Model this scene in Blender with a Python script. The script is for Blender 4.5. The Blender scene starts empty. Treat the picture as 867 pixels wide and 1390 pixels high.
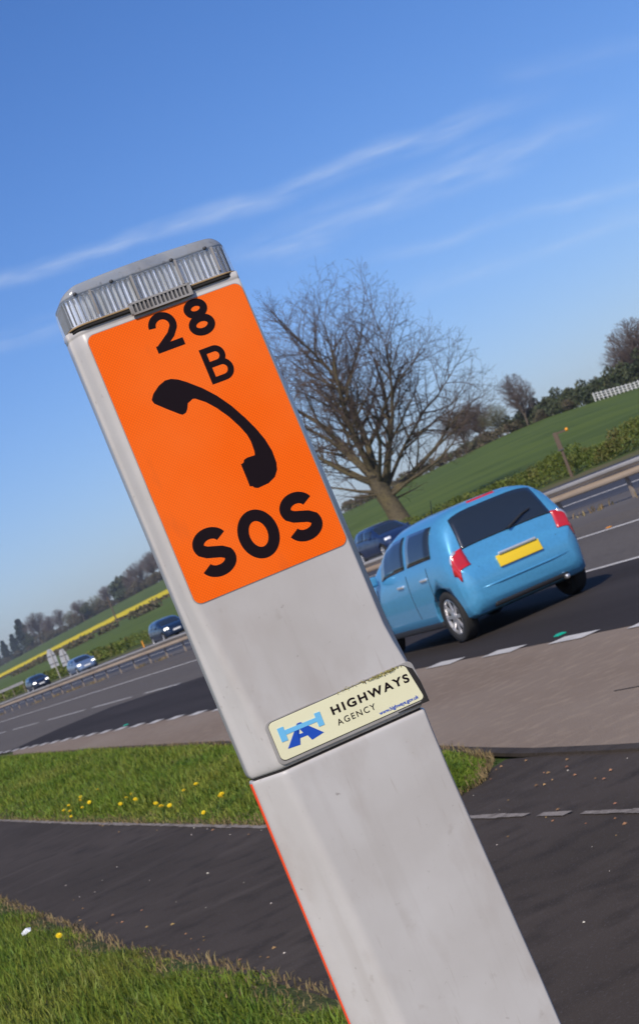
import bpy, bmesh, math, random
import numpy as np
from mathutils import Vector, Matrix
from mathutils.kdtree import KDTree
R = math.radians
random.seed(7); RNG = np.random.default_rng(7)
sc = bpy.context.scene
COL = sc.collection

# ------------------------------------------------------------------ helpers
def obj(name, me, m=None, parent=None, smooth=False):
    o = bpy.data.objects.new(name, me); COL.objects.link(o)
    if m is not None:
        for mm in (m if isinstance(m, (list, tuple)) else [m]): me.materials.append(mm)
    if parent is not None: o.parent = parent
    if smooth: me.polygons.foreach_set('use_smooth', [True]*len(me.polygons))
    return o
def mesh(v, f, name='mesh'):
    me = bpy.data.meshes.new(name); me.from_pydata([tuple(map(float, p)) for p in v], [], f); me.update(); return me
def tag(o, label=None, cat=None, group=None, kind=None):
    if label: o['label'] = label
    if cat: o['category'] = cat
    if group: o['group'] = group
    if kind: o['kind'] = kind
    return o
def thing(name, label, cat, loc=(0,0,0), rot=(0,0,0), group=None):
    o = bpy.data.objects.new(name, None); COL.objects.link(o); o.empty_display_size = .1
    o.location = loc; o.rotation_euler = rot
    return tag(o, label, cat, group)
def copy_tree(o, parent=None):
    c = o.copy(); COL.objects.link(c)
    if parent is not None: c.parent = parent
    for ch in [x for x in bpy.data.objects if x.parent == o]: copy_tree(ch, c)
    return c
class MB:
    def __init__(s): s.v = []; s.f = []
    def add(s, v, f):
        n = len(s.v); s.v += [tuple(map(float, p)) for p in v]; s.f += [tuple(i+n for i in q) for q in f]; return s
    def box(s, c, d, rz=0, M=None):
        x, y, z = d[0]/2, d[1]/2, d[2]/2
        P = [Vector((a*x, b*y, e*z)) for a in (-1,1) for b in (-1,1) for e in (-1,1)]
        r = Matrix.Rotation(rz, 3, 'Z') if M is None else M
        return s.add([r @ p + Vector(c) for p in P], [(0,1,3,2),(4,6,7,5),(0,4,5,1),(2,3,7,6),(0,2,6,4),(1,5,7,3)])
    def tube(s, pts, rad, n=8, caps=True):
        pts = [Vector(p) for p in pts]
        if not isinstance(rad, (list, tuple, np.ndarray)): rad = [rad]*len(pts)
        V = []; up = Vector((0.31,.17,1)).normalized()
        for i, p in enumerate(pts):
            d = (pts[min(i+1, len(pts)-1)] - pts[max(i-1, 0)])
            d = d.normalized() if d.length > 0 else Vector((0,0,1))
            a = d.cross(up)
            if a.length < .05: a = d.cross(Vector((1,0,0)))
            a.normalize(); b = d.cross(a)
            for k in range(n):
                t = 2*math.pi*k/n; V.append(p + (a*math.cos(t) + b*math.sin(t))*float(rad[i]))
        F = [(i*n+k, i*n+(k+1)%n, (i+1)*n+(k+1)%n, (i+1)*n+k) for i in range(len(pts)-1) for k in range(n)]
        if caps: F += [tuple(range(n))[::-1], tuple((len(pts)-1)*n+k for k in range(n))]
        return s.add(V, F)
    def lathe(s, prof, n=24, M=None, close=False):
        # profile of (radius, along x)
        M = M or Matrix.Identity(4); V = []
        for r, h in prof:
            for k in range(n):
                t = 2*math.pi*k/n; V.append(M @ Vector((h, r*math.cos(t), r*math.sin(t))))
        m = len(prof)
        F = [(i*n+k, i*n+(k+1)%n, ((i+1)%m)*n+(k+1)%n, ((i+1)%m)*n+k) for i in range(m if close else m-1) for k in range(n)]
        return s.add(V, F)
    def prism(s, poly, d0, d1, axes='xz'):
        # poly in local (x,z), extruded along -y from d0 to d1
        n = len(poly); V = [(p[0], -d0, p[1]) for p in poly] + [(p[0], -d1, p[1]) for p in poly]
        return s.add(V, [tuple(range(n)), tuple(range(2*n-1, n-1, -1))] + [(i, i+n, (i+1)%n+n, (i+1)%n) for i in range(n)])
    def build(s, name, m=None, parent=None, smooth=False, bevel=0, seg=2):
        me = mesh(s.v, s.f, name)
        bm = bmesh.new(); bm.from_mesh(me)
        bmesh.ops.recalc_face_normals(bm, faces=bm.faces)
        if bevel:
            bmesh.ops.bevel(bm, geom=[e for e in bm.edges if e.is_manifold and e.calc_face_angle(0) > .5], offset=bevel, segments=seg, profile=.6, affect='EDGES', clamp_overlap=True)
        bm.to_mesh(me); bm.free()
        return obj(name, me, m, parent, smooth)
def evalmesh(o):
    dg = bpy.context.evaluated_depsgraph_get(); dg.update()
    return bpy.data.meshes.new_from_object(o.evaluated_get(dg))
def lerp(tab, x):
    xs = [t[0] for t in tab]; ys = [t[1] for t in tab]
    return float(np.interp(x, xs, ys))

# ------------------------------------------------------------------ materials
def mat(name, c, rough=.6, metal=0, spec=.5, noise=(), bump=None, island=0, coat=0, trans=0, emit=None, alpha=1, coord='Object', transl=0):
    """noise: list of (scale, colour, lo, hi, stretch xyz) blended one over another"""
    m = bpy.data.materials.new(name); m.use_nodes = True; t = m.node_tree; N = t.nodes; L = t.links
    b = N['Principled BSDF']; b.inputs['Roughness'].default_value = rough; b.inputs['Metallic'].default_value = metal
    b.inputs['Specular IOR Level'].default_value = spec; b.inputs['Coat Weight'].default_value = coat; b.inputs['Coat Roughness'].default_value = .05
    b.inputs['Transmission Weight'].default_value = trans; b.inputs['Base Color'].default_value = (*c, 1); b.inputs['Alpha'].default_value = alpha
    if emit: b.inputs['Emission Color'].default_value = (*emit[0], 1); b.inputs['Emission Strength'].default_value = emit[1]
    tc = N.new('ShaderNodeTexCoord'); src = None
    def nz(scale, st=(1,1,1), det=4, seed=0):
        mp = N.new('ShaderNodeMapping'); mp.inputs['Scale'].default_value = st; mp.inputs['Location'].default_value = (seed*3.1, seed*1.7, seed)
        L.new(tc.outputs[coord], mp.inputs['Vector'])
        n = N.new('ShaderNodeTexNoise'); n.inputs['Scale'].default_value = scale; n.inputs['Detail'].default_value = det
        L.new(mp.outputs[0], n.inputs['Vector']); return n.outputs['Fac']
    cur = N.new('ShaderNodeRGB'); cur.outputs[0].default_value = (*c, 1); cur = cur.outputs[0]
    for i, q in enumerate(noise):
        sc_, col, lo, hi = q[:4]; st = q[4] if len(q) > 4 else (1,1,1)
        r = N.new('ShaderNodeMapRange'); r.inputs['From Min'].default_value = lo; r.inputs['From Max'].default_value = hi
        r.inputs['To Max'].default_value = q[5] if len(q) > 5 else 1
        L.new(nz(sc_, st, 5, i+1), r.inputs['Value'])
        mx = N.new('ShaderNodeMix'); mx.data_type = 'RGBA'; L.new(r.outputs[0], mx.inputs['Factor']); L.new(cur, mx.inputs['A']); mx.inputs['B'].default_value = (*col, 1); cur = mx.outputs['Result']
    if island:
        g = N.new('ShaderNodeNewGeometry'); hs = N.new('ShaderNodeHueSaturation')
        r = N.new('ShaderNodeMapRange'); r.inputs['To Min'].default_value = 1-island; r.inputs['To Max'].default_value = 1+island
        L.new(g.outputs['Random Per Island'], r.inputs['Value']); L.new(r.outputs[0], hs.inputs['Value'])
        r2 = N.new('ShaderNodeMapRange'); r2.inputs['To Min'].default_value = .5+.05*island; r2.inputs['To Max'].default_value = .5-.06*island
        mth = N.new('ShaderNodeMath'); mth.operation = 'FRACT'; ml = N.new('ShaderNodeMath'); ml.operation = 'MULTIPLY'; ml.inputs[1].default_value = 17.3
        L.new(g.outputs['Random Per Island'], ml.inputs[0]); L.new(ml.outputs[0], mth.inputs[0]); L.new(mth.outputs[0], r2.inputs['Value']); L.new(r2.outputs[0], hs.inputs['Hue'])
        L.new(cur, hs.inputs['Color']); cur = hs.outputs[0]
    L.new(cur, b.inputs['Base Color'])
    if bump:
        bp = N.new('ShaderNodeBump'); bp.inputs['Strength'].default_value = bump[1]; bp.inputs['Distance'].default_value = bump[2] if len(bump) > 2 else .01
        L.new(nz(bump[0], det=6), bp.inputs['Height']); L.new(bp.outputs[0], b.inputs['Normal'])
    if transl:
        tr = N.new('ShaderNodeBsdfTranslucent'); L.new(cur, tr.inputs['Color']); ms = N.new('ShaderNodeMixShader'); ms.inputs[0].default_value = transl
        L.new(b.outputs[0], ms.inputs[1]); L.new(tr.outputs[0], ms.inputs[2]); L.new(ms.outputs[0], N['Material Output'].inputs['Surface'])
    return m
M = {}
M['ground'] = mat('meadow', (.055,.09,.022), .9, spec=.15, noise=[(.6,(.09,.10,.03),.4,.65),(6,(.10,.085,.04),.5,.75)], bump=(20,.6,.03))
M['field'] = mat('young_crop', (.080,.118,.016), .9, spec=.15, noise=[(.035,(.098,.135,.022),.35,.65),(.25,(.054,.084,.013),.45,.7,(1,.15,1)),(.9,(.075,.11,.025),.5,.8,(1,.3,1))])
M['verge'] = mat('verge_soil', (.06,.085,.022), .95, spec=.15, noise=[(1.2,(.10,.085,.04),.45,.7),(14,(.03,.05,.012),.45,.7)], bump=(60,.8,.02))
M['bank'] = mat('verge_dry', (.13,.105,.055), .95, spec=.15, noise=[(.5,(.08,.10,.03),.4,.65),(5,(.17,.13,.08),.5,.7)])
M['asphalt'] = mat('asphalt_grey', (.112,.095,.077), .75, spec=.15, noise=[(.5,(.092,.078,.064),.35,.65,(1,.15,1)),(9,(.138,.118,.098),.45,.7),(160,(.20,.19,.185),.58,.72),(190,(.04,.038,.038),.60,.75)], bump=(150,.5,.004))
M['asphalt_new'] = mat('asphalt_dark', (.033,.027,.024), .8, spec=.08, noise=[(.8,(.050,.042,.039),.4,.7,(1,.12,1)),(170,(.12,.115,.115),.60,.74)], bump=(150,.5,.004))
M['asphalt_far'] = mat('asphalt_far', (.052,.052,.060), .7, spec=.15, noise=[(.6,(.07,.068,.075),.4,.7,(1,.1,1)),(90,(.11,.11,.115),.6,.75)])
M['layby'] = mat('layby_surface', (.255,.200,.152), .85, spec=.15, noise=[(.7,(.215,.16,.115),.35,.65,(1,.35,1)),(7,(.30,.232,.168),.5,.75),(120,(.26,.225,.20),.56,.72),(140,(.06,.05,.045),.60,.74)], bump=(110,.7,.006))
M['path'] = mat('path_asphalt', (.050,.039,.029), .85, spec=.15, noise=[(.9,(.066,.052,.041),.35,.65,(1,.5,1)),(2.4,(.082,.066,.053),.55,.8,(.4,1.6,1)),(5,(.037,.029,.022),.5,.72),(90,(.09,.078,.074),.58,.74),(34,(.11,.10,.09),.70,.80)], bump=(120,.6,.004))
M['edging'] = mat('concrete_edging', (.24,.21,.185), .9, spec=.15, noise=[(8,(.12,.10,.085),.45,.65),(60,(.32,.29,.26),.5,.8)], bump=(40,.6,.006))
M['paint'] = mat('road_paint', (.60,.57,.52), .6, spec=.15, noise=[(3,(.48,.45,.41),.45,.7),(45,(.25,.23,.22),.60,.72)])
M['reserve'] = mat('reserve_surface', (.10,.088,.08), .85, spec=.15, noise=[(.4,(.12,.11,.105),.4,.65,(1,.2,1)),(60,(.16,.15,.145),.55,.75)])
M['steel'] = mat('galvanised_steel', (.52,.49,.45), .55, .35, noise=[(1.6,(.40,.36,.31),.45,.7,(1,.25,4)),(12,(.30,.25,.19),.62,.78)])
M['steel_dirty'] = mat('road_grimed_steel', (.36,.285,.21), .75, .1, noise=[(1.6,(.28,.21,.15),.45,.7,(1,.25,4)),(12,(.20,.15,.11),.62,.78)])
M['steel_post'] = mat('rusty_steel', (.30,.25,.20), .7, .2, noise=[(8,(.22,.15,.10),.4,.7)])
M['grass'] = mat('grass_blade', (.165,.235,.026), .55, spec=.3, island=.45, noise=[(.5,(.225,.255,.04),.4,.65),(2.2,(.09,.165,.02),.5,.75),(5,(.26,.22,.07),.62,.78)], transl=.35)
M['dry'] = mat('dry_grass', (.30,.22,.10), .8, island=.35, noise=[(3,(.20,.15,.06),.4,.7)], transl=.25)
M['bark'] = mat('bark', (.105,.083,.048), .9, noise=[(1.3,(.12,.095,.045),.4,.65),(9,(.05,.04,.028),.45,.7)], bump=(14,.8,.03))
M['twig'] = mat('twig', (.085,.060,.048), .85, island=.3)
M['twig2'] = mat('twig_grey', (.105,.078,.066), .85, island=.3)
M['bark2'] = mat('bark_grey', (.13,.105,.08), .9, noise=[(2,(.09,.07,.05),.4,.7)])
M['budding'] = mat('budding_twigs', (.11,.105,.045), .85, island=.35)
M['conifer'] = mat('conifer_leaf', (.018,.034,.024), .8, island=.4)
M['ever'] = mat('evergreen_leaf', (.035,.052,.018), .75, island=.45, noise=[(.3,(.055,.062,.022),.4,.65)])
M['hedge'] = mat('hedge_leaf', (.12,.155,.020), .7, island=.32, noise=[(.6,(.135,.115,.03),.5,.7),(1.7,(.07,.10,.015),.5,.7)], transl=.2)
M['hedge_brown'] = mat('hedge_twigs', (.10,.075,.045), .8, island=.4, noise=[(.4,(.06,.065,.025),.4,.65)])
M['rape'] = mat('rape_flowers', (.66,.50,.012), .8, spec=.15, noise=[(.08,(.55,.47,.02),.4,.7),(1.2,(.44,.42,.03),.55,.75)], bump=(2,.6,.3))
M['wood'] = mat('weathered_wood', (.12,.085,.062), .85, noise=[(6,(.10,.07,.05),.4,.7,(1,1,.15))])
M['white'] = mat('white_paint', (.78,.77,.75), .5)
M['brick'] = mat('cottage_wall', (.58,.47,.42), .9, noise=[(1,(.50,.38,.33),.4,.7)])
M['tile'] = mat('roof_tile', (.22,.085,.055), .85, noise=[(2,(.16,.07,.05),.4,.7)])
M['sign_back'] = mat('sign_back', (.42,.43,.45), .5, .4, noise=[(2,(.34,.35,.37),.4,.7)])
M['dark'] = mat('dark_metal', (.06,.06,.065), .6)
# phone post
M['grp'] = mat('aged_fibreglass', (.52,.50,.485), .36, spec=.35, noise=[(6,(.455,.43,.41),.38,.68),(2.6,(.40,.37,.345),.5,.72,(1,1,.35),.8),(17,(.42,.385,.36),.54,.72,(1,1,.5),.7),(26,(.34,.305,.28),.56,.76,(1,1,.06),.3),(34,(.27,.225,.19),.66,.78,(1,1,1),.4),(90,(.16,.13,.11),.68,.78,(1,1,1),.55),(55,(.32,.28,.25),.66,.76,(3,1,.25),.35)], bump=(30,.08,.002))
M['frame'] = mat('plate_surround', (.33,.315,.30), .4, noise=[(14,(.26,.235,.21),.45,.7),(60,(.14,.12,.10),.66,.78)])
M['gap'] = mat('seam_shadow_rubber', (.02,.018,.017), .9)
M['rim_grey'] = mat('grey_trim', (.30,.285,.27), .5, noise=[(20,(.20,.17,.14),.5,.75)])
M['cream'] = mat('cream_plate', (.80,.77,.52), .35, noise=[(8,(.74,.70,.46),.4,.7),(3,(.70,.66,.45),.55,.8),(45,(.55,.50,.30),.72,.84)])
M['ink'] = mat('black_ink', (.010,.005,.007), .5, spec=.12)
M['dblue'] = mat('dark_blue_ink', (.012,.075,.46), .4)
M['lblue'] = mat('light_blue_ink', (.16,.50,.80), .4)
M['orange_side'] = mat('orange_side_sheet', (.95,.085,.02), .4)
M['lichen'] = mat('lichen', (.42,.38,.13), .95, island=.45, noise=[(120,(.16,.13,.05),.45,.65)])
M['frost'] = mat('lens_edge_rust', (.30,.20,.10), .8)
def orange_sheet():
    m = mat('orange_reflective_sheet', (.95,.125,.004), .4, spec=.12); t = m.node_tree; N = t.nodes; L = t.links; b = N['Principled BSDF']
    tc = N.new('ShaderNodeTexCoord'); mp = N.new('ShaderNodeMapping'); mp.inputs['Scale'].default_value = (1,1,1); mp.inputs['Rotation'].default_value = (0,0,0)
    L.new(tc.outputs['Object'], mp.inputs['Vector'])
    # small sealed cells, 3.4 mm pitch, in the sheeting
    vo = N.new('ShaderNodeTexVoronoi'); vo.feature = 'DISTANCE_TO_EDGE'; vo.inputs['Scale'].default_value = 300; vo.inputs['Randomness'].default_value = 0.0
    sx = N.new('ShaderNodeSeparateXYZ'); cx = N.new('ShaderNodeCombineXYZ')
    L.new(mp.outputs[0], sx.inputs[0]); ad = N.new('ShaderNodeMath'); ad.operation = 'ADD'; sb = N.new('ShaderNodeMath'); sb.operation = 'SUBTRACT'
    L.new(sx.outputs['X'], ad.inputs[0]); L.new(sx.outputs['Z'], ad.inputs[1]); L.new(sx.outputs['X'], sb.inputs[0]); L.new(sx.outputs['Z'], sb.inputs[1])
    m1 = N.new('ShaderNodeMath'); m1.operation = 'MULTIPLY'; m1.inputs[1].default_value = .62; L.new(ad.outputs[0], m1.inputs[0])
    m2 = N.new('ShaderNodeMath'); m2.operation = 'MULTIPLY'; m2.inputs[1].default_value = .62; L.new(sb.outputs[0], m2.inputs[0])
    L.new(m1.outputs[0], cx.inputs['X']); L.new(m2.outputs[0], cx.inputs['Y']); L.new(cx.outputs[0], vo.inputs['Vector'])
    r = N.new('ShaderNodeMapRange'); r.inputs['From Min'].default_value = .05; r.inputs['From Max'].default_value = .25; L.new(vo.outputs['Distance'], r.inputs['Value'])
    mx = N.new('ShaderNodeMix'); mx.data_type = 'RGBA'; mx.inputs['A'].default_value = (.84,.105,.003,1); mx.inputs['B'].default_value = (1.0,.150,.005,1)
    L.new(r.outputs[0], mx.inputs['Factor']); cur = mx.outputs['Result']
    for sc_, lo, hi, col, st, k in ((5,.40,.75,(.95,.19,.03,1),(1,1,1),.5),(22,.62,.78,(.62,.11,.02,1),(1,1,.3),.45),(120,.70,.80,(.45,.09,.03,1),(1,1,1),.5)):
        mq = N.new('ShaderNodeMapping'); mq.inputs['Scale'].default_value = st; L.new(tc.outputs['Object'], mq.inputs['Vector'])
        nq = N.new('ShaderNodeTexNoise'); nq.inputs['Scale'].default_value = sc_; nq.inputs['Detail'].default_value = 5; L.new(mq.outputs[0], nq.inputs['Vector'])
        rq = N.new('ShaderNodeMapRange'); rq.inputs['From Min'].default_value = lo; rq.inputs['From Max'].default_value = hi; rq.inputs['To Max'].default_value = k; L.new(nq.outputs['Fac'], rq.inputs['Value'])
        xq = N.new('ShaderNodeMix'); xq.data_type = 'RGBA'; L.new(rq.outputs[0], xq.inputs['Factor']); L.new(cur, xq.inputs['A']); xq.inputs['B'].default_value = col; cur = xq.outputs['Result']
    L.new(cur, b.inputs['Base Color'])
    return m
M['orange'] = orange_sheet()
M['clear'] = mat('clear_plastic', (.80,.84,.88), .12, spec=.8, alpha=.14)
M['mirror'] = mat('reflector_fins', (.90,.93,.97), .22, .5, noise=[(25,(.70,.72,.73),.5,.75)])
M['dark_rib'] = mat('dark_valley_bar', (.07,.075,.08), .4)
M['smoke'] = mat('smoky_cap', (.34,.355,.37), .2, alpha=.72, noise=[(30,(.38,.37,.35),.45,.7),(12,(.19,.185,.175),.5,.75),(60,(.16,.14,.11),.62,.75)])
# cars
def paint(n, c, metal=.35): return mat(n, c, .32, metal, coat=.8, noise=[(30,tuple(x*.93 for x in c),.45,.6)])
M['pblue'] = paint('sky_blue_paint', (.09,.36,.62), .25)
M['pnavy'] = paint('navy_paint', (.016,.035,.105), .3); M['pnavy2'] = paint('midnight_paint', (.012,.026,.062), .3); M['psilver'] = paint('silver_blue_paint', (.22,.30,.44), .5)
M['pdark'] = paint('dark_slate_paint', (.014,.022,.045), .3)
M['glass'] = mat('tinted_glass', (.018,.024,.030), .06, spec=.8, coat=.6)
M['rubber'] = mat('tyre_rubber', (.018,.018,.018), .85)
M['alloy'] = mat('alloy', (.62,.62,.64), .35, .8)
M['red'] = mat('red_lens', (.55,.018,.022), .2, coat=.7)
M['chrome'] = mat('bright_lens', (.85,.86,.88), .12, .6)
M['trim'] = mat('black_trim', (.018,.018,.02), .55)
M['yplate'] = mat('yellow_plate', (.80,.55,.02), .4); M['wplate'] = mat('white_plate', (.80,.80,.78), .4)
M['lamp'] = mat('lit_headlamp', (.9,.9,.88), .1, emit=((1,.95,.85), 3.0)); M['hlamp'] = mat('headlamp_glass', (.80,.82,.85), .1, .3, coat=.6)
M['amber'] = mat('amber_lens', (.85,.33,.02), .3); M['green_stud'] = mat('green_lens', (.01,.40,.26), .3); M['petal'] = mat('dandelion_petal', (.90,.66,.01), .7, transl=.2); M['stem'] = mat('dandelion_stem', (.16,.24,.05), .7)
M['seat'] = mat('car_upholstery', (.03,.03,.033), .9)
M['stone'] = mat('pale_chippings', (.46,.42,.36), .9, island=.5); M['leaf'] = mat('dead_leaf', (.28,.16,.07), .9, island=.5); M['litter'] = mat('white_litter', (.80,.82,.84), .7)

# ------------------------------------------------------------------ camera
def camera():
    f, roll, pitch, yaw, h = 2400., R(22.3), R(2.639), R(20.599), 1.32
    cd = bpy.data.cameras.new('camera'); o = bpy.data.objects.new('camera', cd); COL.objects.link(o)
    fw = Vector((math.sin(yaw)*math.cos(pitch), math.cos(yaw)*math.cos(pitch), math.sin(pitch)))
    r0 = Vector((math.cos(yaw), -math.sin(yaw), 0)); u0 = r0.cross(fw)
    r = r0*math.cos(roll) - u0*math.sin(roll); u = r0*math.sin(roll) + u0*math.cos(roll)
    m = Matrix((r, u, -fw)).transposed().to_4x4(); m.translation = (0, 0, h); o.matrix_world = m
    cd.sensor_fit = 'VERTICAL'; cd.sensor_height = 36; cd.sensor_width = 36; cd.lens = f/1390*36; cd.shift_y = -45/1390
    cd.clip_start = .05; cd.clip_end = 9000
    cd.dof.use_dof = True; cd.dof.focus_distance = 2.80; cd.dof.aperture_fstop = 19
    sc.camera = o
camera()

# ------------------------------------------------------------------ light and sky
SUN_AZ, SUN_EL = 220, 40
def sun_sky():
    ld = bpy.data.lights.new('sun', 'SUN'); ld.energy = 3.9; ld.angle = R(.53); ld.color = (1, .91, .77)
    o = bpy.data.objects.new('sun', ld); COL.objects.link(o)
    d = Vector((math.sin(R(SUN_AZ))*math.cos(R(SUN_EL)), math.cos(R(SUN_AZ))*math.cos(R(SUN_EL)), math.sin(R(SUN_EL))))
    o.rotation_euler = d.to_track_quat('Z', 'Y').to_euler(); o.location = d*60
    w = bpy.data.worlds.new('World'); sc.world = w; w.use_nodes = True; t = w.node_tree; N = t.nodes; L = t.links
    bg = N['Background']; bg.inputs['Strength'].default_value = .112
    sk = N.new('ShaderNodeTexSky'); sk.sky_type = 'NISHITA'; sk.sun_disc = False; sk.sun_elevation = R(SUN_EL); sk.sun_rotation = R(SUN_AZ)
    sk.air_density = 1.0; sk.dust_density = 1.0; sk.ozone_density = 4.0; sk.altitude = 50
    tc = N.new('ShaderNodeTexCoord'); D = tc.outputs['Generated']
    def math_(op, a, b=None, clamp=False):
        n = N.new('ShaderNodeMath'); n.operation = op; n.use_clamp = clamp
        for i, x in enumerate((a, b)):
            if x is None: continue
            if isinstance(x, (int, float)): n.inputs[i].default_value = x
            else: L.new(x, n.inputs[i])
        return n.outputs[0]
    def dot(v):
        n = N.new('ShaderNodeVectorMath'); n.operation = 'DOT_PRODUCT'; L.new(D, n.inputs[0]); n.inputs[1].default_value = v; return n.outputs['Value']
    total = None
    # wisps of old contrail: great-circle bands through two compass directions (azimuth, elevation in degrees)
    for (a0, e0), (a1, e1), wid, amp, u0, u1, seed in STREAKS:
        v = [Vector((math.sin(R(a))*math.cos(R(e)), math.cos(R(a))*math.cos(R(e)), math.sin(R(e)))) for a, e in ((a0,e0),(a1,e1))]
        nrm = v[0].cross(v[1]).normalized(); tan = nrm.cross(v[0]).normalized()
        u = math_('ARCTAN2', dot(tan), dot(v[0])); s = dot(nrm)
        cv = N.new('ShaderNodeCombineXYZ'); L.new(u, cv.inputs[0]); L.new(s, cv.inputs[1]); cv.inputs[2].default_value = seed
        wob = N.new('ShaderNodeTexNoise'); wob.inputs['Scale'].default_value = 14; wob.inputs['Detail'].default_value = 3; L.new(cv.outputs[0], wob.inputs['Vector'])
        s2 = math_('ADD', s, math_('MULTIPLY', math_('SUBTRACT', wob.outputs['Fac'], .5), wid*2.2))
        band = math_('SUBTRACT', 1, math_('DIVIDE', math_('ABSOLUTE', s2), wid), True); band = math_('POWER', band, 1.4)
        mp = N.new('ShaderNodeMapping'); mp.inputs['Scale'].default_value = (1, 6, 1); L.new(cv.outputs[0], mp.inputs['Vector'])
        nz = N.new('ShaderNodeTexNoise'); nz.inputs['Scale'].default_value = 26; nz.inputs['Detail'].default_value = 6; L.new(mp.outputs[0], nz.inputs['Vector'])
        tex = N.new('ShaderNodeMapRange'); tex.inputs['From Min'].default_value = .25; tex.inputs['From Max'].default_value = .7; L.new(nz.outputs['Fac'], tex.inputs['Value'])
        en = N.new('ShaderNodeMapRange'); en.interpolation_type = 'SMOOTHSTEP'; en.inputs['From Min'].default_value = u0; en.inputs['From Max'].default_value = u0+.04; L.new(u, en.inputs['Value'])
        ex = N.new('ShaderNodeMapRange'); ex.interpolation_type = 'SMOOTHSTEP'; ex.inputs['From Min'].default_value = u1; ex.inputs['From Max'].default_value = u1-.09; L.new(u, ex.inputs['Value'])
        k = math_('MULTIPLY', math_('MULTIPLY', math_('MULTIPLY', band, tex.outputs[0]), math_('MULTIPLY', en.outputs[0], ex.outputs[0])), amp)
        total = k if total is None else math_('ADD', total, k)
    total = math_('MINIMUM', total, .6)
    hs = N.new('ShaderNodeHueSaturation'); hs.inputs['Saturation'].default_value = 1.2; hs.inputs['Value'].default_value = 1.0; hs.inputs['Hue'].default_value = .5
    L.new(sk.outputs[0], hs.inputs['Color'])
    tn = N.new('ShaderNodeMix'); tn.data_type = 'RGBA'; tn.blend_type = 'MULTIPLY'; tn.inputs['Factor'].default_value = 1; tn.inputs['B'].default_value = (.87, .88, 1.13, 1); L.new(hs.outputs[0], tn.inputs['A'])
    mx = N.new('ShaderNodeMix'); mx.data_type = 'RGBA'; L.new(total, mx.inputs['Factor']); L.new(tn.outputs['Result'], mx.inputs['A']); mx.inputs['B'].default_value = (6.2, 7.0, 8.4, 1)
    L.new(mx.outputs['Result'], bg.inputs['Color'])
STREAKS = [
        ((13.443, 12.339), (21.692, 11.714), 0.0078, 0.44, -0.1, 0.171, 1),
        ((20.942, 11.787), (29.834, 11.329), 0.010, 0.36, -0.04, 0.212, 2),
        ((21.079, 10.268), (30.487, 9.867), 0.015, 0.32, -0.02, 0.242, 3),
        ((24.03, 8.632), (33.634, 7.343), 0.0067, 0.22, -0.0, 0.268, 4),
        ((24.163, 7.094), (33.279, 6.496), 0.0092, 0.16, -0.0, 0.258, 5),
        ((12.691, 10.502), (20.629, 9.814), 0.0108, 0.2, -0.1, 0.137, 6),
        ((30.052, 12.429), (35.313, 11.296), 0.0108, 0.1, -0.0, 0.192, 7)]
sun_sky()
sc.view_settings.view_transform = 'Standard'; sc.view_settings.look = 'None'; sc.view_settings.exposure = 0.0; sc.view_settings.gamma = 1; sc.view_settings.use_curve_mapping = False
sc.cycles.max_bounces = 8; sc.cycles.transparent_max_bounces = 12

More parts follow.
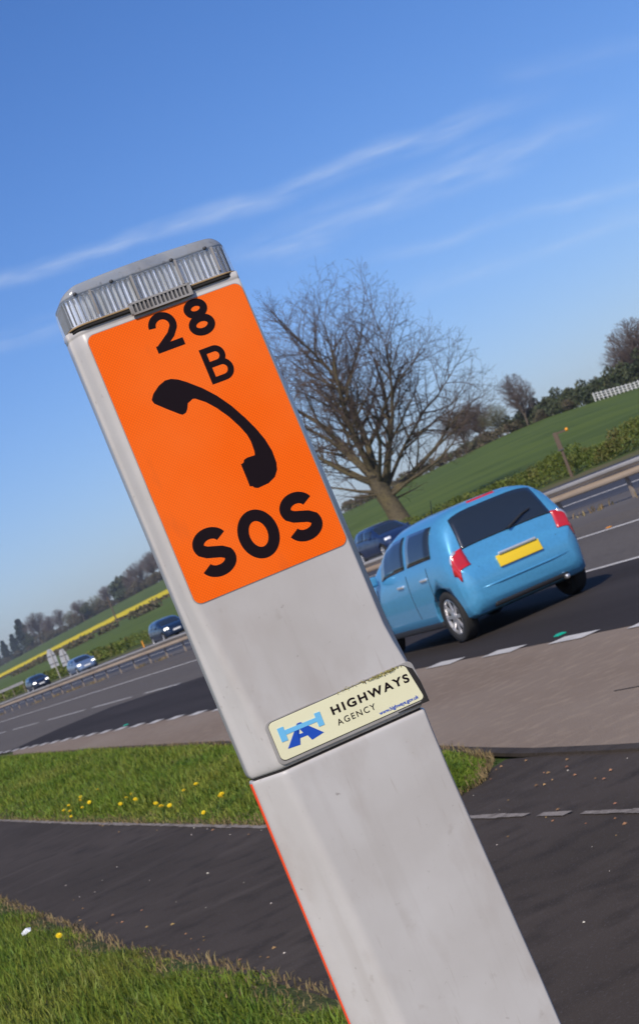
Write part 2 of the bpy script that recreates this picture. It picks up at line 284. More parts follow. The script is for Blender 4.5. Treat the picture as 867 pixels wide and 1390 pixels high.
# ------------------------------------------------------------------ ground
def road_z(X): return float(np.interp(X, [-1e4, 15, 18.2, 21, 23.7, 30, 31.5, 33.5], [0, 0, .2, .22, .25, .75, .80, .85]))
def gz(X, Y):
    if X <= 33.5: return road_z(X)
    r = Y/X if Y > 0 else 0
    k = np.interp(r, [1.0, 1.5, 1.66, 1.8, 2.0, 2.4, 2.8, 4.0, 6.5], [.55, .6, .68, .86, .93, .92, .93, .93, .87])
    z = .85 + (min(X, 150)-33.5)*.094*k
    if X > 150:
        up = np.interp(r, [2.5, 3.4], [0, 1]); dn = 1-up
        z += up*(np.interp(X, [150,172,262,330,900,4000], [0,4.0,18,20,20,20])) - dn*np.interp(X, [150,400,4000], [0,10,14])
    return float(z)
def setting():
    xs = [-2500,-600,-120,-30,-8,-2,0,1,2,3,4,5,6.4,10.2,15,18.2,21,23.7,26,28,30,31.5,33.5,36,40,50,60,75,90,105,120,135,150,160,172,190,210,235,260,290,330,450,700,1200,2500]
    ys = [-300,-80,-20,0,5,10,15,20,30,40,50,60,75,90,105,120,135,150,165,180,195,210,225,240,260,280,300,320,340,360,380,400,430,460,490,520,560,600,650,700,760,830,900,1000,1100,1200,1350,1500,1800,2200,3000,4500]
    v = [(x, y, gz(x, y) - (.02 if x <= 33 else 0)) for x in xs for y in ys]; n = len(ys)
    f = []; mi = []
    for i in range(len(xs)-1):
        for j in range(n-1):
            f.append((i*n+j, (i+1)*n+j, (i+1)*n+j+1, i*n+j+1)); mi.append(1 if xs[i] >= 36 else 0)
    me = mesh(v, f); o = obj('ground', me, [M['ground'], M['field']]); me.polygons.foreach_set('material_index', mi); tag(o, kind='structure')
    def sheet(name, poly, m, dz):
        # polygon of (x,y) laid on the flat side of the road
        me = mesh([(x, y, dz) for x, y in poly], [tuple(range(len(poly)))]); return tag(obj(name, me, m), kind='structure')
    def strip(name, xs, ys, m, dz):
        v = [(x, y, road_z(x)+dz) for x in xs for y in ys]; n = len(ys)
        return tag(obj(name, mesh(v, [(i*n+j, (i+1)*n+j, (i+1)*n+j+1, i*n+j+1) for i in range(len(xs)-1) for j in range(n-1)]), m), kind='structure')
    strip('road', [6.3,10.2,15,16.6], [-60,0,60,200,600,2500], M['asphalt'], .004)
    strip('central_reserve', [16.6,18.2,21], [-60,0,60,200,600,2500], M['reserve'], .002)
    strip('far_carriageway', [21,23.7,26,28,30.2], [-60,0,60,200,600,2500], M['asphalt_far'], .004)
    strip('far_verge', [30.2,31.5,33.5], [-60,0,60,200,600,2500], M['bank'], -.004)
    sheet('resurfaced_lane', [(6.42,-60),(10.28,-60),(10.28,38.2),(10.45,39.5),(9.4,45.6),(8,46),(6.6,44.8),(6.42,46)], M['asphalt_new'], .008)
    lay = [(6.42,-30),(6.42,44),(5.95,41),(5.22,26.5),(4.71,18.25),(4.2,12.5),(3.89,9.71),(3.79,8.7),(3.74,7.4),(3.70,-30)]
    sheet('layby', lay, M['layby'], .006)
    # worn dark joint down the lay-by
    jag = [(3.90+.0*t, 0) for t in ()]
    P = []
    for i in range(17):
        y = 4+i*.33; P.append((4.62+.10*math.sin(i*.9)+RNG.normal(0,.02)-.09*max(0,y-9)*.6, y))
    MBj = MB(); w = .007
    for a, b in zip(P[:-1], P[1:]): MBj.add([(a[0]-w,a[1],.0095),(a[0]+w,a[1],.0095),(b[0]+w,b[1],.0095),(b[0]-w,b[1],.0095)], [(0,1,2,3)])
    tag(MBj.build('layby_joint', M['asphalt_new']), kind='structure')
    top = [(2.60,60),(2.62,21),(2.64,16.3),(2.71,10.4),(2.80,8.6),(2.90,7.4),(2.97,6.1),(3.0,3),(3.0,-10)]
    bot = [(1.46,-10),(1.46,3),(1.38,7),(1.26,8.4),(1.26,10),(1.28,12.75),(1.30,60)]
    sheet('footpath', top + bot, M['path'], .010)
    sheet('path_apron', [(2.80,8.6),(2.98,8.25),(3.31,8.31),(3.50,8.62),(3.64,8.70),(3.70,7.6),(3.69,-10),(3.0,-10),(3.0,3),(2.97,6.1),(2.90,7.4)][::-1], M['path'], .006)
    # flush concrete edging along the path, broken and worn
    mb = MB()
    full = [(2.615,21+0)]; line = []
    yy = 34.
    while yy > 3.2:
        x = float(np.interp(yy, [3,6.1,7.4,10.4,16.3,21,60], [3.0,2.97,2.90,2.71,2.64,2.62,2.60])); line.append((x, yy)); yy -= .12
    for a, b in zip(line[:-1], line[1:]):
        if 6.98 < a[1] < 7.1 or 6.60 < a[1] < 6.70: continue
        w0 = (.026 if a[1] < 8 else .03)*RNG.uniform(.55, 1.1)
        mb.add([(a[0]-w0,a[1],.0145),(a[0]+w0,a[1],.0145),(b[0]+w0,b[1],.0145),(b[0]-w0,b[1],.0145)], [(0,1,2,3)])
    tag(mb.build('path_edging', M['edging']), kind='structure')
    # worn kerb lip where the apron meets the lay-by
    mb = MB(); pts = [(3.70,-6),(3.70,5),(3.715,7.6),(3.75,8.6),(3.86,9.8),(4.2,12.6),(4.70,18.3),(5.2,26.5),(5.9,41)]
    for a, b in zip(pts[:-1], pts[1:]):
        mb.add([(a[0]-.07,a[1],.0),(a[0]+.02,a[1],.0),(a[0]+.02,a[1],.014),(a[0]-.07,a[1],.02),(b[0]-.07,b[1],.0),(b[0]+.02,b[1],.0),(b[0]+.02,b[1],.014),(b[0]-.07,b[1],.02)],
               [(3,2,6,7),(1,2,6,5)[::-1],(0,3,7,4)])
    tag(mb.build('kerb', M['path']), kind='structure')
    # painted lines
    mb = MB()
    def rect(x0, x1, y0, y1, dz=.013):
        z0, z1 = road_z(x0)+dz, road_z(x1)+dz
        mb.add([(x0,y0,z0),(x1,y0,z1),(x1,y1,z1),(x0,y1,z0)], [(0,1,2,3)])
    y = 8.55
    while y < 60: rect(6.32, 6.50, y, y+.64); y += 1.385
    for a, b in ((-14,-9),(-6,-1),(2,7),(9.5,14.5),(17,22),(24.6,29.6),(33.6,38.6),(41.2,45.0),(46.7,52.1),(53.4,60.2),(62.2,68.1),(70,76),(78,84),(86,92),(94,100),(102,108),(111,117)): rect(10.16, 10.29, a, b)
    rect(14.92, 15.08, -60, 2000)
    tag(mb.build('road_markings', M['paint']), kind='structure')
    mb = MB(); rect(23.62, 23.80, -60, 2000, .010)
    y = -20
    while y < 400: rect(26.9, 27.02, y, y+4, .010); y += 6
    tag(mb.build('far_road_markings', M['paint']), kind='structure')
setting()

# ------------------------------------------------------------------ grass
def blades(name, pts, h, w, m, lean=.5, kind='stuff'):
    n = len(pts); az = RNG.uniform(0, 2*math.pi, n); ln = RNG.uniform(.1, lean, n)*h; ax = RNG.uniform(0, 2*math.pi, n)
    dx, dy = np.cos(az), np.sin(az); wx, wy = np.cos(ax)*w/2, np.sin(ax)*w/2
    B = pts
    P0 = np.c_[B[:,0]-wx, B[:,1]-wy, B[:,2]]; P1 = np.c_[B[:,0]+wx, B[:,1]+wy, B[:,2]]
    mid = np.c_[B[:,0]+dx*ln*.35, B[:,1]+dy*ln*.35, B[:,2]+h*.6]
    P2 = mid + np.c_[wx*.8, wy*.8, wx*0]; P3 = mid - np.c_[wx*.8, wy*.8, wx*0]
    P4 = np.c_[B[:,0]+dx*ln, B[:,1]+dy*ln, B[:,2]+h*np.sqrt(np.maximum(.05, 1-(ln/h)**2))]
    V = np.stack([P0,P1,P2,P3,P4], 1).reshape(-1,3).astype(np.float32)
    me = bpy.data.meshes.new(name); me.vertices.add(n*5); me.vertices.foreach_set('co', V.ravel())
    base = np.arange(n)*5
    lp = np.stack([base, base+1, base+2, base+3, base+3, base+2, base+4], 1).ravel().astype(np.int32)
    me.loops.add(n*7); me.loops.foreach_set('vertex_index', lp)
    me.polygons.add(n*2); st = np.stack([np.arange(n)*7, np.arange(n)*7+4], 1).ravel().astype(np.int32)
    me.polygons.foreach_set('loop_start', st); me.update(calc_edges=True); me.validate()
    o = obj(name, me, m); tag(o, kind=kind); return o
def grass():
    def inner(y): return np.interp(y, [0,6.1,7.4,8.6,10.4,16.3,21,60], [3,2.97,2.92,2.84,2.74,2.67,2.65,2.63])
    def outer(y): return np.interp(y, [8.2,8.35,8.9,9.8,12.6,18.3,26.5,41,60], [3.0,3.30,3.62,3.80,4.12,4.62,5.12,5.85,6.2])
    n = 120000; y = 8.2 + 50*RNG.random(n)**2.1; x = inner(y) + (outer(y)-inner(y))*RNG.random(n)
    edge = np.minimum(x-inner(y), outer(y)-x)
    hump = np.clip(edge/.5, 0, 1)*.06*(.6+.4*np.sin(x*3+y*.7))
    cl = .5+.5*np.sin(x*5.1+np.sin(y*1.9)*2)*np.sin(y*2.7+x)
    h = (.045 + .075*RNG.random(n)*(.5+cl))*np.clip(.35+edge/.35, .35, 1.15)
    blades('verge_grass', np.c_[x, y, hump-.005], h, .006+.0004*y, M['grass'], .75)
    # dry straw along both edges
    n = 9000; y = 8.2 + 34*RNG.random(n)**1.8; t = RNG.random(n)**2.2*.22; x = np.where(RNG.random(n) < .55, inner(y)-.015+t, outer(y)+.05-t*.8)
    blades('dry_verge_grass', np.c_[x, y, np.zeros(n)], .02+.05*RNG.random(n), .006, M['dry'], .98)
    # near corner, between the path and the camera
    n = 60000; y = 4.5 + 22*RNG.random(n)**1.5; ed = np.interp(y, [3,7,8.4,10,12.75,60], [1.50,1.43,1.33,1.34,1.36,1.38]) + .05*np.sin(y*4.1)+.03*np.sin(y*11)
    x = ed - (ed-.2)*RNG.random(n)**1.3; e = ed-x
    blades('near_grass', np.c_[x, y, np.clip(e/.4,0,1)*.03-.004], (.035+.06*RNG.random(n))*np.clip(.3+e/.2,.3,1.1), .006, M['grass'], .8)
    n = 5000; y = 4.5 + 14*RNG.random(n); ed = np.interp(y, [3,7,8.4,10,12.75,60], [1.50,1.43,1.33,1.34,1.36,1.38]); x = ed + .07 - .22*RNG.random(n)
    blades('dry_near_grass', np.c_[x, y, np.full(n,.004)], .015+.04*RNG.random(n), .006, M['dry'], .98)
    # soil under it
    ys = np.arange(8.25, 60, .8); v = []; f = []
    for i, yy in enumerate(ys):
        for t in (0,.2,.5,.8,1):
            xx = inner(yy)+(outer(yy)-inner(yy))*t; ed = min(xx-inner(yy), outer(yy)-xx); v.append((xx, yy, .012+min(1,ed/.5)*.05))
    for i in range(len(ys)-1):
        for k in range(4): f.append((i*5+k, i*5+k+1, (i+1)*5+k+1, (i+1)*5+k))
    tag(obj('verge_soil', mesh(v, f), M['verge']), kind='structure')
    ys = np.arange(-4, 60, 1.); v = []; f = []
    for yy in ys:
        e = float(np.interp(yy, [3,7,8.4,10,12.75,60], [1.50,1.43,1.33,1.34,1.36,1.38]))
        for d in (.02,-.05,-.4,-1.2,-3): v.append((e+d, yy, .013 if d > 0 else .02))
    for i in range(len(ys)-1):
        for k in range(4): f.append((i*5+k, i*5+k+1, (i+1)*5+k+1, (i+1)*5+k))
    tag(obj('near_soil', mesh(v, f), M['verge']), kind='structure')
    # tufts at the foot of the barrier
    pts = []
    for y0 in np.arange(20, 130, 3.2):
        if y0 > 34 and random.random() < .35: continue
        k = 45; pts.append(np.c_[RNG.normal(18.1,.15,k), RNG.normal(y0+RNG.uniform(-.8,.8),.5,k), np.full(k,.19)])
    pts = np.concatenate(pts); blades('reserve_tufts', pts, .05+.13*RNG.random(len(pts)), .03, M['dry'], .7)
    # dandelions
    proto = thing('dandelion', 'yellow dandelion in flower on the grass verge beside the path', 'dandelion', group='dandelions on the verge')
    mb = MB()
    for ring, (r0, z0) in enumerate(((.019,.0),(.014,.004),(.008,.007))):
        for k in range(12):
            a = 2*math.pi*(k+.5*ring)/12; c, s = math.cos(a), math.sin(a)
            mb.add([(-s*.003,c*.003,z0),(s*.003,-c*.003,z0),(c*r0+s*.0035,s*r0-c*.0035,z0+.004),(c*r0-s*.0035,s*r0+c*.0035,z0+.004)], [(0,1,2,3)])
    fl = mb.build('flower_head', M['petal'], proto); fl.location = (0,0,.095); fl.scale = (1.15,)*3
    mb = MB(); mb.tube([(0,0,0),(.004,.002,.05),(0,0,.095)], .002, 5); mb.build('stem', M['stem'], proto)
    spots = [(2.6, 16.03), (2.69, 16.8), (2.81, 17.23), (3.03, 17.67), (2.92, 17.3), (2.91, 16.59), (3.17, 17.38), (2.97, 15.38), (3.05, 15.43), (2.83, 13.64), (2.71, 12.89), (2.82, 13.0), (3.47, 15.1), (3.09, 13.62), (3.22, 13.7), (2.89, 11.94), (2.96, 11.97), (2.75, 11.71), (2.76, 16.27), (2.66, 16.29), (2.84, 14.99), (2.91, 14.69), (1.2, 9.15)]
    for i, (x, y) in enumerate(spots):
        o = proto if i == 0 else copy_tree(proto)
        o.location = (x, y, .05); o.rotation_euler = (R(random.uniform(15,45)), R(random.uniform(-20,15)), R(random.uniform(-40,40))); o.scale = (random.uniform(.6,.98),)*3
    # chippings and leaf scraps on the path
    def scraps(name, n, area, size, m, flat):
        mb = MB()
        for i in range(n):
            x, y = area(); s = size*random.uniform(.5,1.4); a = random.uniform(0,6)
            c, d = math.cos(a)*s, math.sin(a)*s
            mb.add([(x-c,y-d,.011),(x+d*.8,y-c*.8,.011),(x+c,y+d,.011),(x-d*.7,y+c*.7,.011),(x,y,.011+s*flat)], [(0,1,4),(1,2,4),(2,3,4),(3,0,4)])
        tag(mb.build(name, m), kind='stuff')
    scraps('loose_chippings', 70, lambda: (random.uniform(1.6,3.6), random.uniform(4,12)), .006, M['stone'], .8)
    scraps('leaf_scraps', 110, lambda: random.choice([(random.gauss(3.45,.12), random.uniform(6.2,9)), (random.gauss(2.85,.25), random.uniform(5.5,9)), (random.gauss(1.55,.05), random.uniform(6.5,11)), (random.gauss(2.68,.06), random.uniform(9,18))]), .011, M['leaf'], .5)
    mb = MB(); mb.add([(0,0,0),(.05,.01,.008),(.06,.05,.02),(.0,.045,.012),(.03,.025,.03)], [(0,1,4),(1,2,4),(2,3,4),(3,0,4)])
    o = mb.build('paper_scrap', M['litter']); o.location = (1.144, 10.037, .06); tag(o, 'crumpled white paper scrap lying in the near corner of grass', 'litter')
grass()

# ------------------------------------------------------------------ emergency phone
def stroke(path, w, closed=False):
    """flat ribbon of width w along a 2-D centre line, mitred; returns verts, faces"""
    P = [Vector((p[0], p[1])) for p in path]; n = len(P); L = []; Rr = []
    for i in range(n):
        a = P[i-1] if (i > 0 or closed) else None; b = P[(i+1) % n] if (i < n-1 or closed) else None
        d1 = (P[i]-a).normalized() if a is not None else None; d2 = (b-P[i]).normalized() if b is not None else None
        if d1 is None: d1 = d2
        if d2 is None: d2 = d1
        t = (d1+d2).normalized(); nn = Vector((-t.y, t.x)); k = 1/max(.35, nn.dot(Vector((-d1.y, d1.x))))
        L.append(P[i]+nn*w/2*k); Rr.append(P[i]-nn*w/2*k)
    V = [(p.x, p.y) for p in L] + [(p.x, p.y) for p in Rr]
    F = [(i, (i+1) % n, (i+1) % n+n, i+n) for i in range(n if closed else n-1)]
    return V, F
def arc(cx, cz, rx, rz, a0, a1, n=24): return [(cx+rx*math.cos(R(a0+(a1-a0)*i/n)), cz+rz*math.sin(R(a0+(a1-a0)*i/n))) for i in range(n+1)]
def glyph(ch, x0, z0, w, h, t):
    """stroked capital in the box x0..x0+w, z0..z0+h"""
    S = []; rx, rz = (w-t)/2, (h-t)/2; cx, cz = x0+w/2, z0+h/2
    if ch == 'O': S.append((arc(cx,cz,rx,rz,0,360,48)[:-1], True))
    if ch == 'S':
        q = rz/2; p = arc(cx, cz+q, rx*.93, q, 12, 180, 18)[0:] 
        p = arc(cx, cz+q, rx*.95, q, 18, 205, 20) + [(cx-rx*.50, cz+q*.22), (cx, cz), (cx+rx*.55, cz-q*.25)] + arc(cx, cz-q, rx, q, 22, -162, 20)
        S.append((p, False))
    if ch == '8':
        S.append((arc(cx, z0+h*.735, rx*.86, h*.265-t/2, 0, 360, 40)[:-1], True)); S.append((arc(cx, z0+h*.265+t*.06, rx, h*.285-t/2+.0, 0, 360, 40)[:-1], True))
    if ch == '2':
        rr = rx; zc = z0+h-t/2-rr*.95
        p = arc(cx, zc, rr, rr*.95, 178, -28, 26); p += [(cx+rr*.42, zc-rr*1.02), (x0+t*.62, z0+t*.55)]
        S.append((p, False)); S.append(([(x0, z0+t*.42), (x0+w, z0+t*.42)], False))
    if ch == 'B':
        S.append(([(x0+t/2, z0), (x0+t/2, z0+h)], False)); zm = z0+h*.52
        r1 = (z0+h-t/2-zm)/2; r2 = (zm-z0-t/2)/2
        S.append(([(x0+t*.6, z0+h-t/2)] + arc(x0+w*.90-t/2-r1, zm+r1, r1, r1, 90, -90, 16) + [(x0+t*.6, zm)], False))
        S.append(([(x0+t*.6, zm)] + arc(x0+w-t/2-r2, zm-r2, r2, r2, 90, -90, 16) + [(x0+t*.6, z0+t/2)], False))
    return S
def flat_glyphs(name, glyphs, y, m, parent):
    """each stroke on its own sheet a hair above the last, so no faces coincide"""
    V = []; F = []; k = 0
    for g in glyphs:
        for path, closed in g:
            v, f = stroke(path[0] if False else path, GW, closed); n = len(V)
            V += [(p[0], -(y+.00012*k), p[1]) for p in v]; F += [tuple(i+n for i in q) for q in f]; k = (k+1) % 4
    o = obj(name, mesh(V, F), m, parent)
    return o
def text(name, s, x0, z0, x1, z1, y, m, parent, spacing=1., offset=0.):
    cu = bpy.data.curves.new(name, 'FONT'); cu.body = s; cu.space_character = spacing; cu.offset = offset; cu.size = 1
    o = bpy.data.objects.new(name+'_tmp', cu); COL.objects.link(o); me = evalmesh(o); bpy.data.objects.remove(o)
    co = np.array([v.co[:] for v in me.vertices]); lo, hi = co.min(0), co.max(0)
    for v in me.vertices:
        v.co = (x0+(v.co.x-lo[0])/(hi[0]-lo[0])*(x1-x0), -y, z0+(v.co.y-lo[1])/(hi[1]-lo[1])*(z1-z0))
    me.materials.clear(); return obj(name, me, m, parent)
def rrect(x0, z0, x1, z1, r, n=6):
    P = []
    for cx, cz, a in ((x1-r,z1-r,0),(x0+r,z1-r,90),(x0+r,z0+r,180),(x1-r,z0+r,270)): P += arc(cx, cz, r, r, a, a+90, n)
    return P
GW = .0112
def phone():
    T = thing('emergency_phone', 'off-white roadside emergency phone post with orange SOS panel and clear ribbed lamp cap', 'emergency phone', (.8565+.0069, 2.6288-.0006, 0), (0, R(-.3), R(-5)))
    crease = [(0,-.070),(.77,-.088),(1.06,-.106),(1.17,-.118),(1.35,-.1365),(1.5,-.1375),(1.82,-.1375)]
    left = [(0,-.145),(.77,-.147),(1.06,-.148),(1.35,-.1525),(1.6,-.1545),(1.82,-.1545)]
    dep = [(0,.062),(.77,.058),(1.06,.050),(1.35,.036),(1.6,.033),(1.82,.033)]
    right = [(0,.164),(.62,.158),(.87,.151),(1.0,.1495),(1.06,.1515),(1.12,.1560),(1.37,.1550),(1.63,.1475),(1.80,.1375),(1.83,.1355)]
    def ring(z, ins=0., side=True):
        c, l, d, r = lerp(crease,z), lerp(left,z)+ins, lerp(dep,z), lerp(right,z)-ins
        P = [(r-.035,.175),(r-.006,.10),(r,.05)]
        fe = min(.1340, r-.002) if z > 1.19 else float(np.interp(z, [0,1.06,1.13,1.19], [r-.009, r-.009, r-.012, .1340]))
        dd = .012+(r-fe)*1.7; P[1] = (r-.006, dd+.05); P[2] = (r, dd+.004)
        for t in (0,.35,.7,.9,1): P.append((r+(fe-r)*t, ins+dd*(1-t)))
        P.append((fe-.003, ins-.0000)); P.append((fe-.006, ins))
        # smooth crease between the front and the left chamfer
        dv = Vector((l-c, d)).normalized(); rad = .012
        for i in range(7):
            t = i/6; a = Vector((c+rad, ins)); b = Vector((c, ins)); e = Vector((c, ins))+dv*rad
            q = a*(1-t)**2 + b*2*t*(1-t) + e*t*t; P.append((q.x, q.y))
        for t in (.35,.65,.85): P.append((c+(l-c)*t, ins+(d-ins)*t))
        rc = .006
        P += [(l+.0016, d-.005), (l, d+.001), (l+.0004, d+.006), (l+.001, d+.030), (l+.016, d+.05), (l+.045,.175)]
        return [(p[0], p[1], z) for p in P]
    def shell(name, zs, m, insf, parent, front_only=False):
        rings = [ring(z, insf(z)) for z in zs]; n = len(rings[0])
        V = [p for r in rings for p in r]; F = [(i*n+k, i*n+(k+1)%n, (i+1)*n+(k+1)%n, (i+1)*n+k) for i in range(len(rings)-1) for k in range(n)]
        F += [tuple(range(n))[::-1], tuple((len(rings)-1)*n+k for k in range(n))]
        me = mesh(V, F); bm = bmesh.new(); bm.from_mesh(me); bmesh.ops.recalc_face_normals(bm, faces=bm.faces); bm.to_mesh(me); bm.free()
        o = obj(name, me, m, parent, True)
        for p in me.polygons:
            if len(p.vertices) > 4: p.use_smooth = False
        return o, n
    zu = [1.0545,1.0575,1.062,1.07,1.09,1.11,1.13,1.15,1.17,1.20,1.24,1.29,1.35,1.42,1.5,1.6,1.7,1.77,1.792,1.7935,1.795,1.806]
    o, n = shell('upper_housing', zu, M['grp'], lambda z: .004 if z < 1.056 else (.0015 if z < 1.06 else (.0012 if 1.792 < z < 1.7945 else 0)), T)
    zl = [0,.2,.4,.6,.8,.95,1.02,1.038,1.044,1.0485,1.0505]
    ins = lambda z: .003 if z > 1.0495 else (.0012 if z > 1.045 else .0006)
    o, n = shell('lower_housing', zl, M['grp'], ins, T)
    shell('seam_gasket', [1.045,1.06], M['gap'], lambda z: .006, T)
    shell('foot', [-.05,.001], M['gap'], lambda z: .01, T)
    # orange sheet on the left flank of the lower housing
    mb = MB(); zz = [.05,.3,.6,.9,1.0,1.047]
    V = []; 
    for z in zz:
        l, d = lerp(left,z)-.0012, lerp(dep,z); e = .003+.008*(z/1.05); V += [(l, d+.004, z), (l, d+.004+e, z), (l+.002, d+.004+e, z), (l+.002, d+.004, z)]
    mb.add(V, [(i*4+k, i*4+(k+1)%4, i*4+4+(k+1)%4, i*4+4+k) for i in range(len(zz)-1) for k in range(4)] + [(0,1,2,3), tuple(len(zz)*4-4+k for k in range(4))])
    mb.build('side_sheet', M['orange_side'], T)
    # sign panel
    mb = MB(); mb.prism(rrect(-.1312,1.3372,.1314,1.7872,.0125,8), -.002, .0012); sp = mb.build('sign_panel', M['orange'], T)
    mb = MB(); mb.prism(rrect(-.1324,1.3360,.1326,1.7884,.0135,8), -.002, .0006); mb.build('panel_edge', M['rim_grey'], T)
    Y = .00135
    def G(nm, items, t):
        global GW
        GW = t; return flat_glyphs(nm, [glyph(*a, t) for a in items], Y, M['ink'], sp)
    G('route_number', [('2', -.0345,1.7245,.0455,.0605), ('8', .0262,1.7268,.0430,.0600)], .0118)
    G('route_letter', [('B', .0266,1.6482,.0425,.0585)], .0098)
    G('distress_lettering', [('S', -.1036,1.3645,.0605,.0785), ('O', -.0300,1.3645,.0655,.0785), ('S', .0462,1.3645,.0600,.0795)], .0182)
    ph = [(-0.073,1.6594),(-0.0668,1.6677),(-0.0541,1.6765),(-0.0416,1.6809),(-0.0314,1.6799),(-0.0213,1.6749),(-0.0108,1.667),(0.0092,1.6488),(0.0259,1.6298),(0.0411,1.6073),(0.0548,1.5807),(0.0642,1.5588),(0.0709,1.5379),(0.0744,1.5167),(0.0735,1.4974),(0.07,1.4864),(0.0623,1.4772),(0.0491,1.4717),(0.03,1.4707),(0.025,1.4735),(0.0232,1.4766),(0.0191,1.4779),(0.0193,1.4894),(0.0194,1.5152),(0.0245,1.5162),(0.0266,1.5199),(0.0329,1.5215),(0.0459,1.5207),(0.0476,1.5271),(0.0484,1.5435),(0.0469,1.5547),(0.0412,1.5706),(0.0313,1.5912),(0.0182,1.6114),(0.0058,1.6261),(-0.0079,1.6373),(-0.0119,1.6385),(-0.0218,1.6347),(-0.0261,1.6266),(-0.0301,1.622),(-0.0362,1.6207),(-0.0405,1.6235),(-0.0564,1.638),(-0.0715,1.6528)]
    mb = MB(); mb.prism(ph, .0008, Y); me = mb.build('handset_symbol', M['ink'], sp)
    # agency plate in a recessed grey frame
    fr = rrect(-.1055,1.0590,.1518,1.1300,.010,8); pl = rrect(-.1000,1.0652,.1400,1.1268,.0085,8)
    plr = [(x + (.010*max(0,1-(z-1.0652)/.0616)**1.6 if x > .12 else 0), z) for x, z in pl]
    mb = MB(); mb.prism([(x + (.004*(1-(z-1.06)/.07) if x > .13 else 0), z) for x, z in fr], -.004, .0012); mb.build('plate_frame', M['frame'], T, bevel=.0012)
    mb = MB(); mb.prism([(x*1.004-.0002+.0006*(x>0.1), (z-1.096)*1.03+1.096) for x, z in plr], -.004, .0016); mb.build('plate_shadow_gap', M['gap'], T)
    mb = MB(); mb.prism(plr, -.004, .0024); ap = mb.build('agency_plate', M['cream'], T, bevel=.0006)
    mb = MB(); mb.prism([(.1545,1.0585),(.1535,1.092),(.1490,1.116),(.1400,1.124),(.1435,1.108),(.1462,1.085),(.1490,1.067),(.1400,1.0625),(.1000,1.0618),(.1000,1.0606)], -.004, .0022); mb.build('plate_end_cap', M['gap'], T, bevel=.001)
    yy = .0028
    text('agency_name', 'HIGHWAYS', .0015, 1.0988, .1372, 1.1126, yy, M['ink'], ap, 1.30, .034)
    text('agency_word', 'AGENCY', .0030, 1.0808, .0695, 1.0906, yy, M['ink'], ap, 1.30, .008)
    text('web_address', 'www.highways.gov.uk', .0708, 1.0676, .1402, 1.0752, yy, M['dblue'], ap, .98, .026)
    mb = MB()
    for poly in ([(-.0558,1.1096),(-.0510,1.1096),(-.0222,1.0817),(-.0430,1.0783),(-.0455,1.0865),(-.0595,1.0865),(-.0620,1.0783),(-.0845,1.0800)],): 
        pass
    # road pictogram: two dark legs and a cross bar (letter A shape), kept as convex pieces
    mb.prism([(-.0845,1.0798),(-.0640,1.0780),(-.0604,1.0872),(-.0594,1.0935),(-.0560,1.1008),(-.0590,1.1075),(-.0560,1.1100)], .0020, .0028)
    mb.prism([(-.0560,1.1100),(-.0505,1.1098),(-.0222,1.0808),(-.0440,1.0775),(-.0478,1.0868),(-.0530,1.0935),(-.0560,1.1008)], .0020, .0028)
    mb.prism([(-.0603,1.0873),(-.0475,1.0868),(-.0520,1.0932),(-.0593,1.0934)], .0020, .00275)
    mb.build('road_emblem', M['dblue'], ap)
    mb = MB(); y2 = .0031
    mb.prism([(-.0892,1.0926),(-.0790,1.0921),(-.0785,1.1143),(-.0890,1.1146)], .0020, y2)
    mb.prism([(-.0262,1.0915),(-.0166,1.0913),(-.0162,1.1130),(-.0260,1.1133)], .0020, y2)
    mb.prism([(-.0787,1.1008),(-.0261,1.1000),(-.0260,1.1066),(-.0786,1.1082)], .0020, y2-.0001); mb.build('bridge_emblem', M['lblue'], ap)
    # lichen on the top edge of the plate
    mb = MB()
    for i in range(330):
        u = random.random()
        if u < .75: cx = random.choice([random.gauss(.090,.010), random.gauss(.112,.007), random.gauss(.098,.016)])
        else: cx = random.uniform(.02,.07)
        s = random.uniform(.0008,.0022)*(1.0 if u < .75 else .7); cz = 1.1283+abs(random.gauss(0,.0016))-.0022*random.random() - (.002 if u<.75 else 0); cy = -random.uniform(.0015,.005)
        V = [Vector((random.gauss(0,1),random.gauss(0,1),random.gauss(0,1))).normalized()*s for _ in range(4)]
        mb.add([(cx+v.x, cy+v.y*.6, cz+v.z) for v in V], [(0,1,2),(0,2,3),(0,3,1),(1,3,2)])
    mb.build('lichen', M['lichen'], T)
    # lamp cap: outer clear ribbed shell, bright fins inside, smoky dome on top
    # plan outline runs round the housing top: (x, depth)
    def outline(off=0., n=8):
        x0, x1, y0, y1, r = -.1480+off, .1362-off, -.004+off, .120-off, .026-off*.5
        P = []
        for cx, cy, a in ((x0+r,y0+r,180),(x1-r,y0+r,270),(x1-r,y1-r,0),(x0+r,y1-r,90)):
            P += [(cx+r*math.cos(R(a+90*i/n)), cy+r*math.sin(R(a+90*i/n))) for i in range(n+1)]
        return P
    def dense(P, step):
        Q = []
        for a, b in zip(P, P[1:]+P[:1]):
            L = math.dist(a, b); k = max(1, int(L/step))
            for i in range(k): Q.append((a[0]+(b[0]-a[0])*i/k, a[1]+(b[1]-a[1])*i/k))
        return Q
    def ztop(x): return 1.8685 + .0055*(1-((x+.0)/.15)**2) - .010*max(0,(-x-.115)/.035)**1.5 - .006*max(0,(x-.115)/.02)**1.5
    def loft(name, rows, m, parent, cap_lo=True, cap_hi=True, smooth=True):
        n = len(rows[0]); V = [p for r in rows for p in r]
        F = [(i*n+k, i*n+(k+1)%n, (i+1)*n+(k+1)%n, (i+1)*n+k) for i in range(len(rows)-1) for k in range(n)]
        if cap_lo: F.append(tuple(range(n))[::-1])
        if cap_hi: F.append(tuple((len(rows)-1)*n+k for k in range(n)))
        me = mesh(V, F); bm = bmesh.new(); bm.from_mesh(me); bmesh.ops.recalc_face_normals(bm, faces=bm.faces); bm.to_mesh(me); bm.free()
        o = obj(name, me, m, parent, smooth)
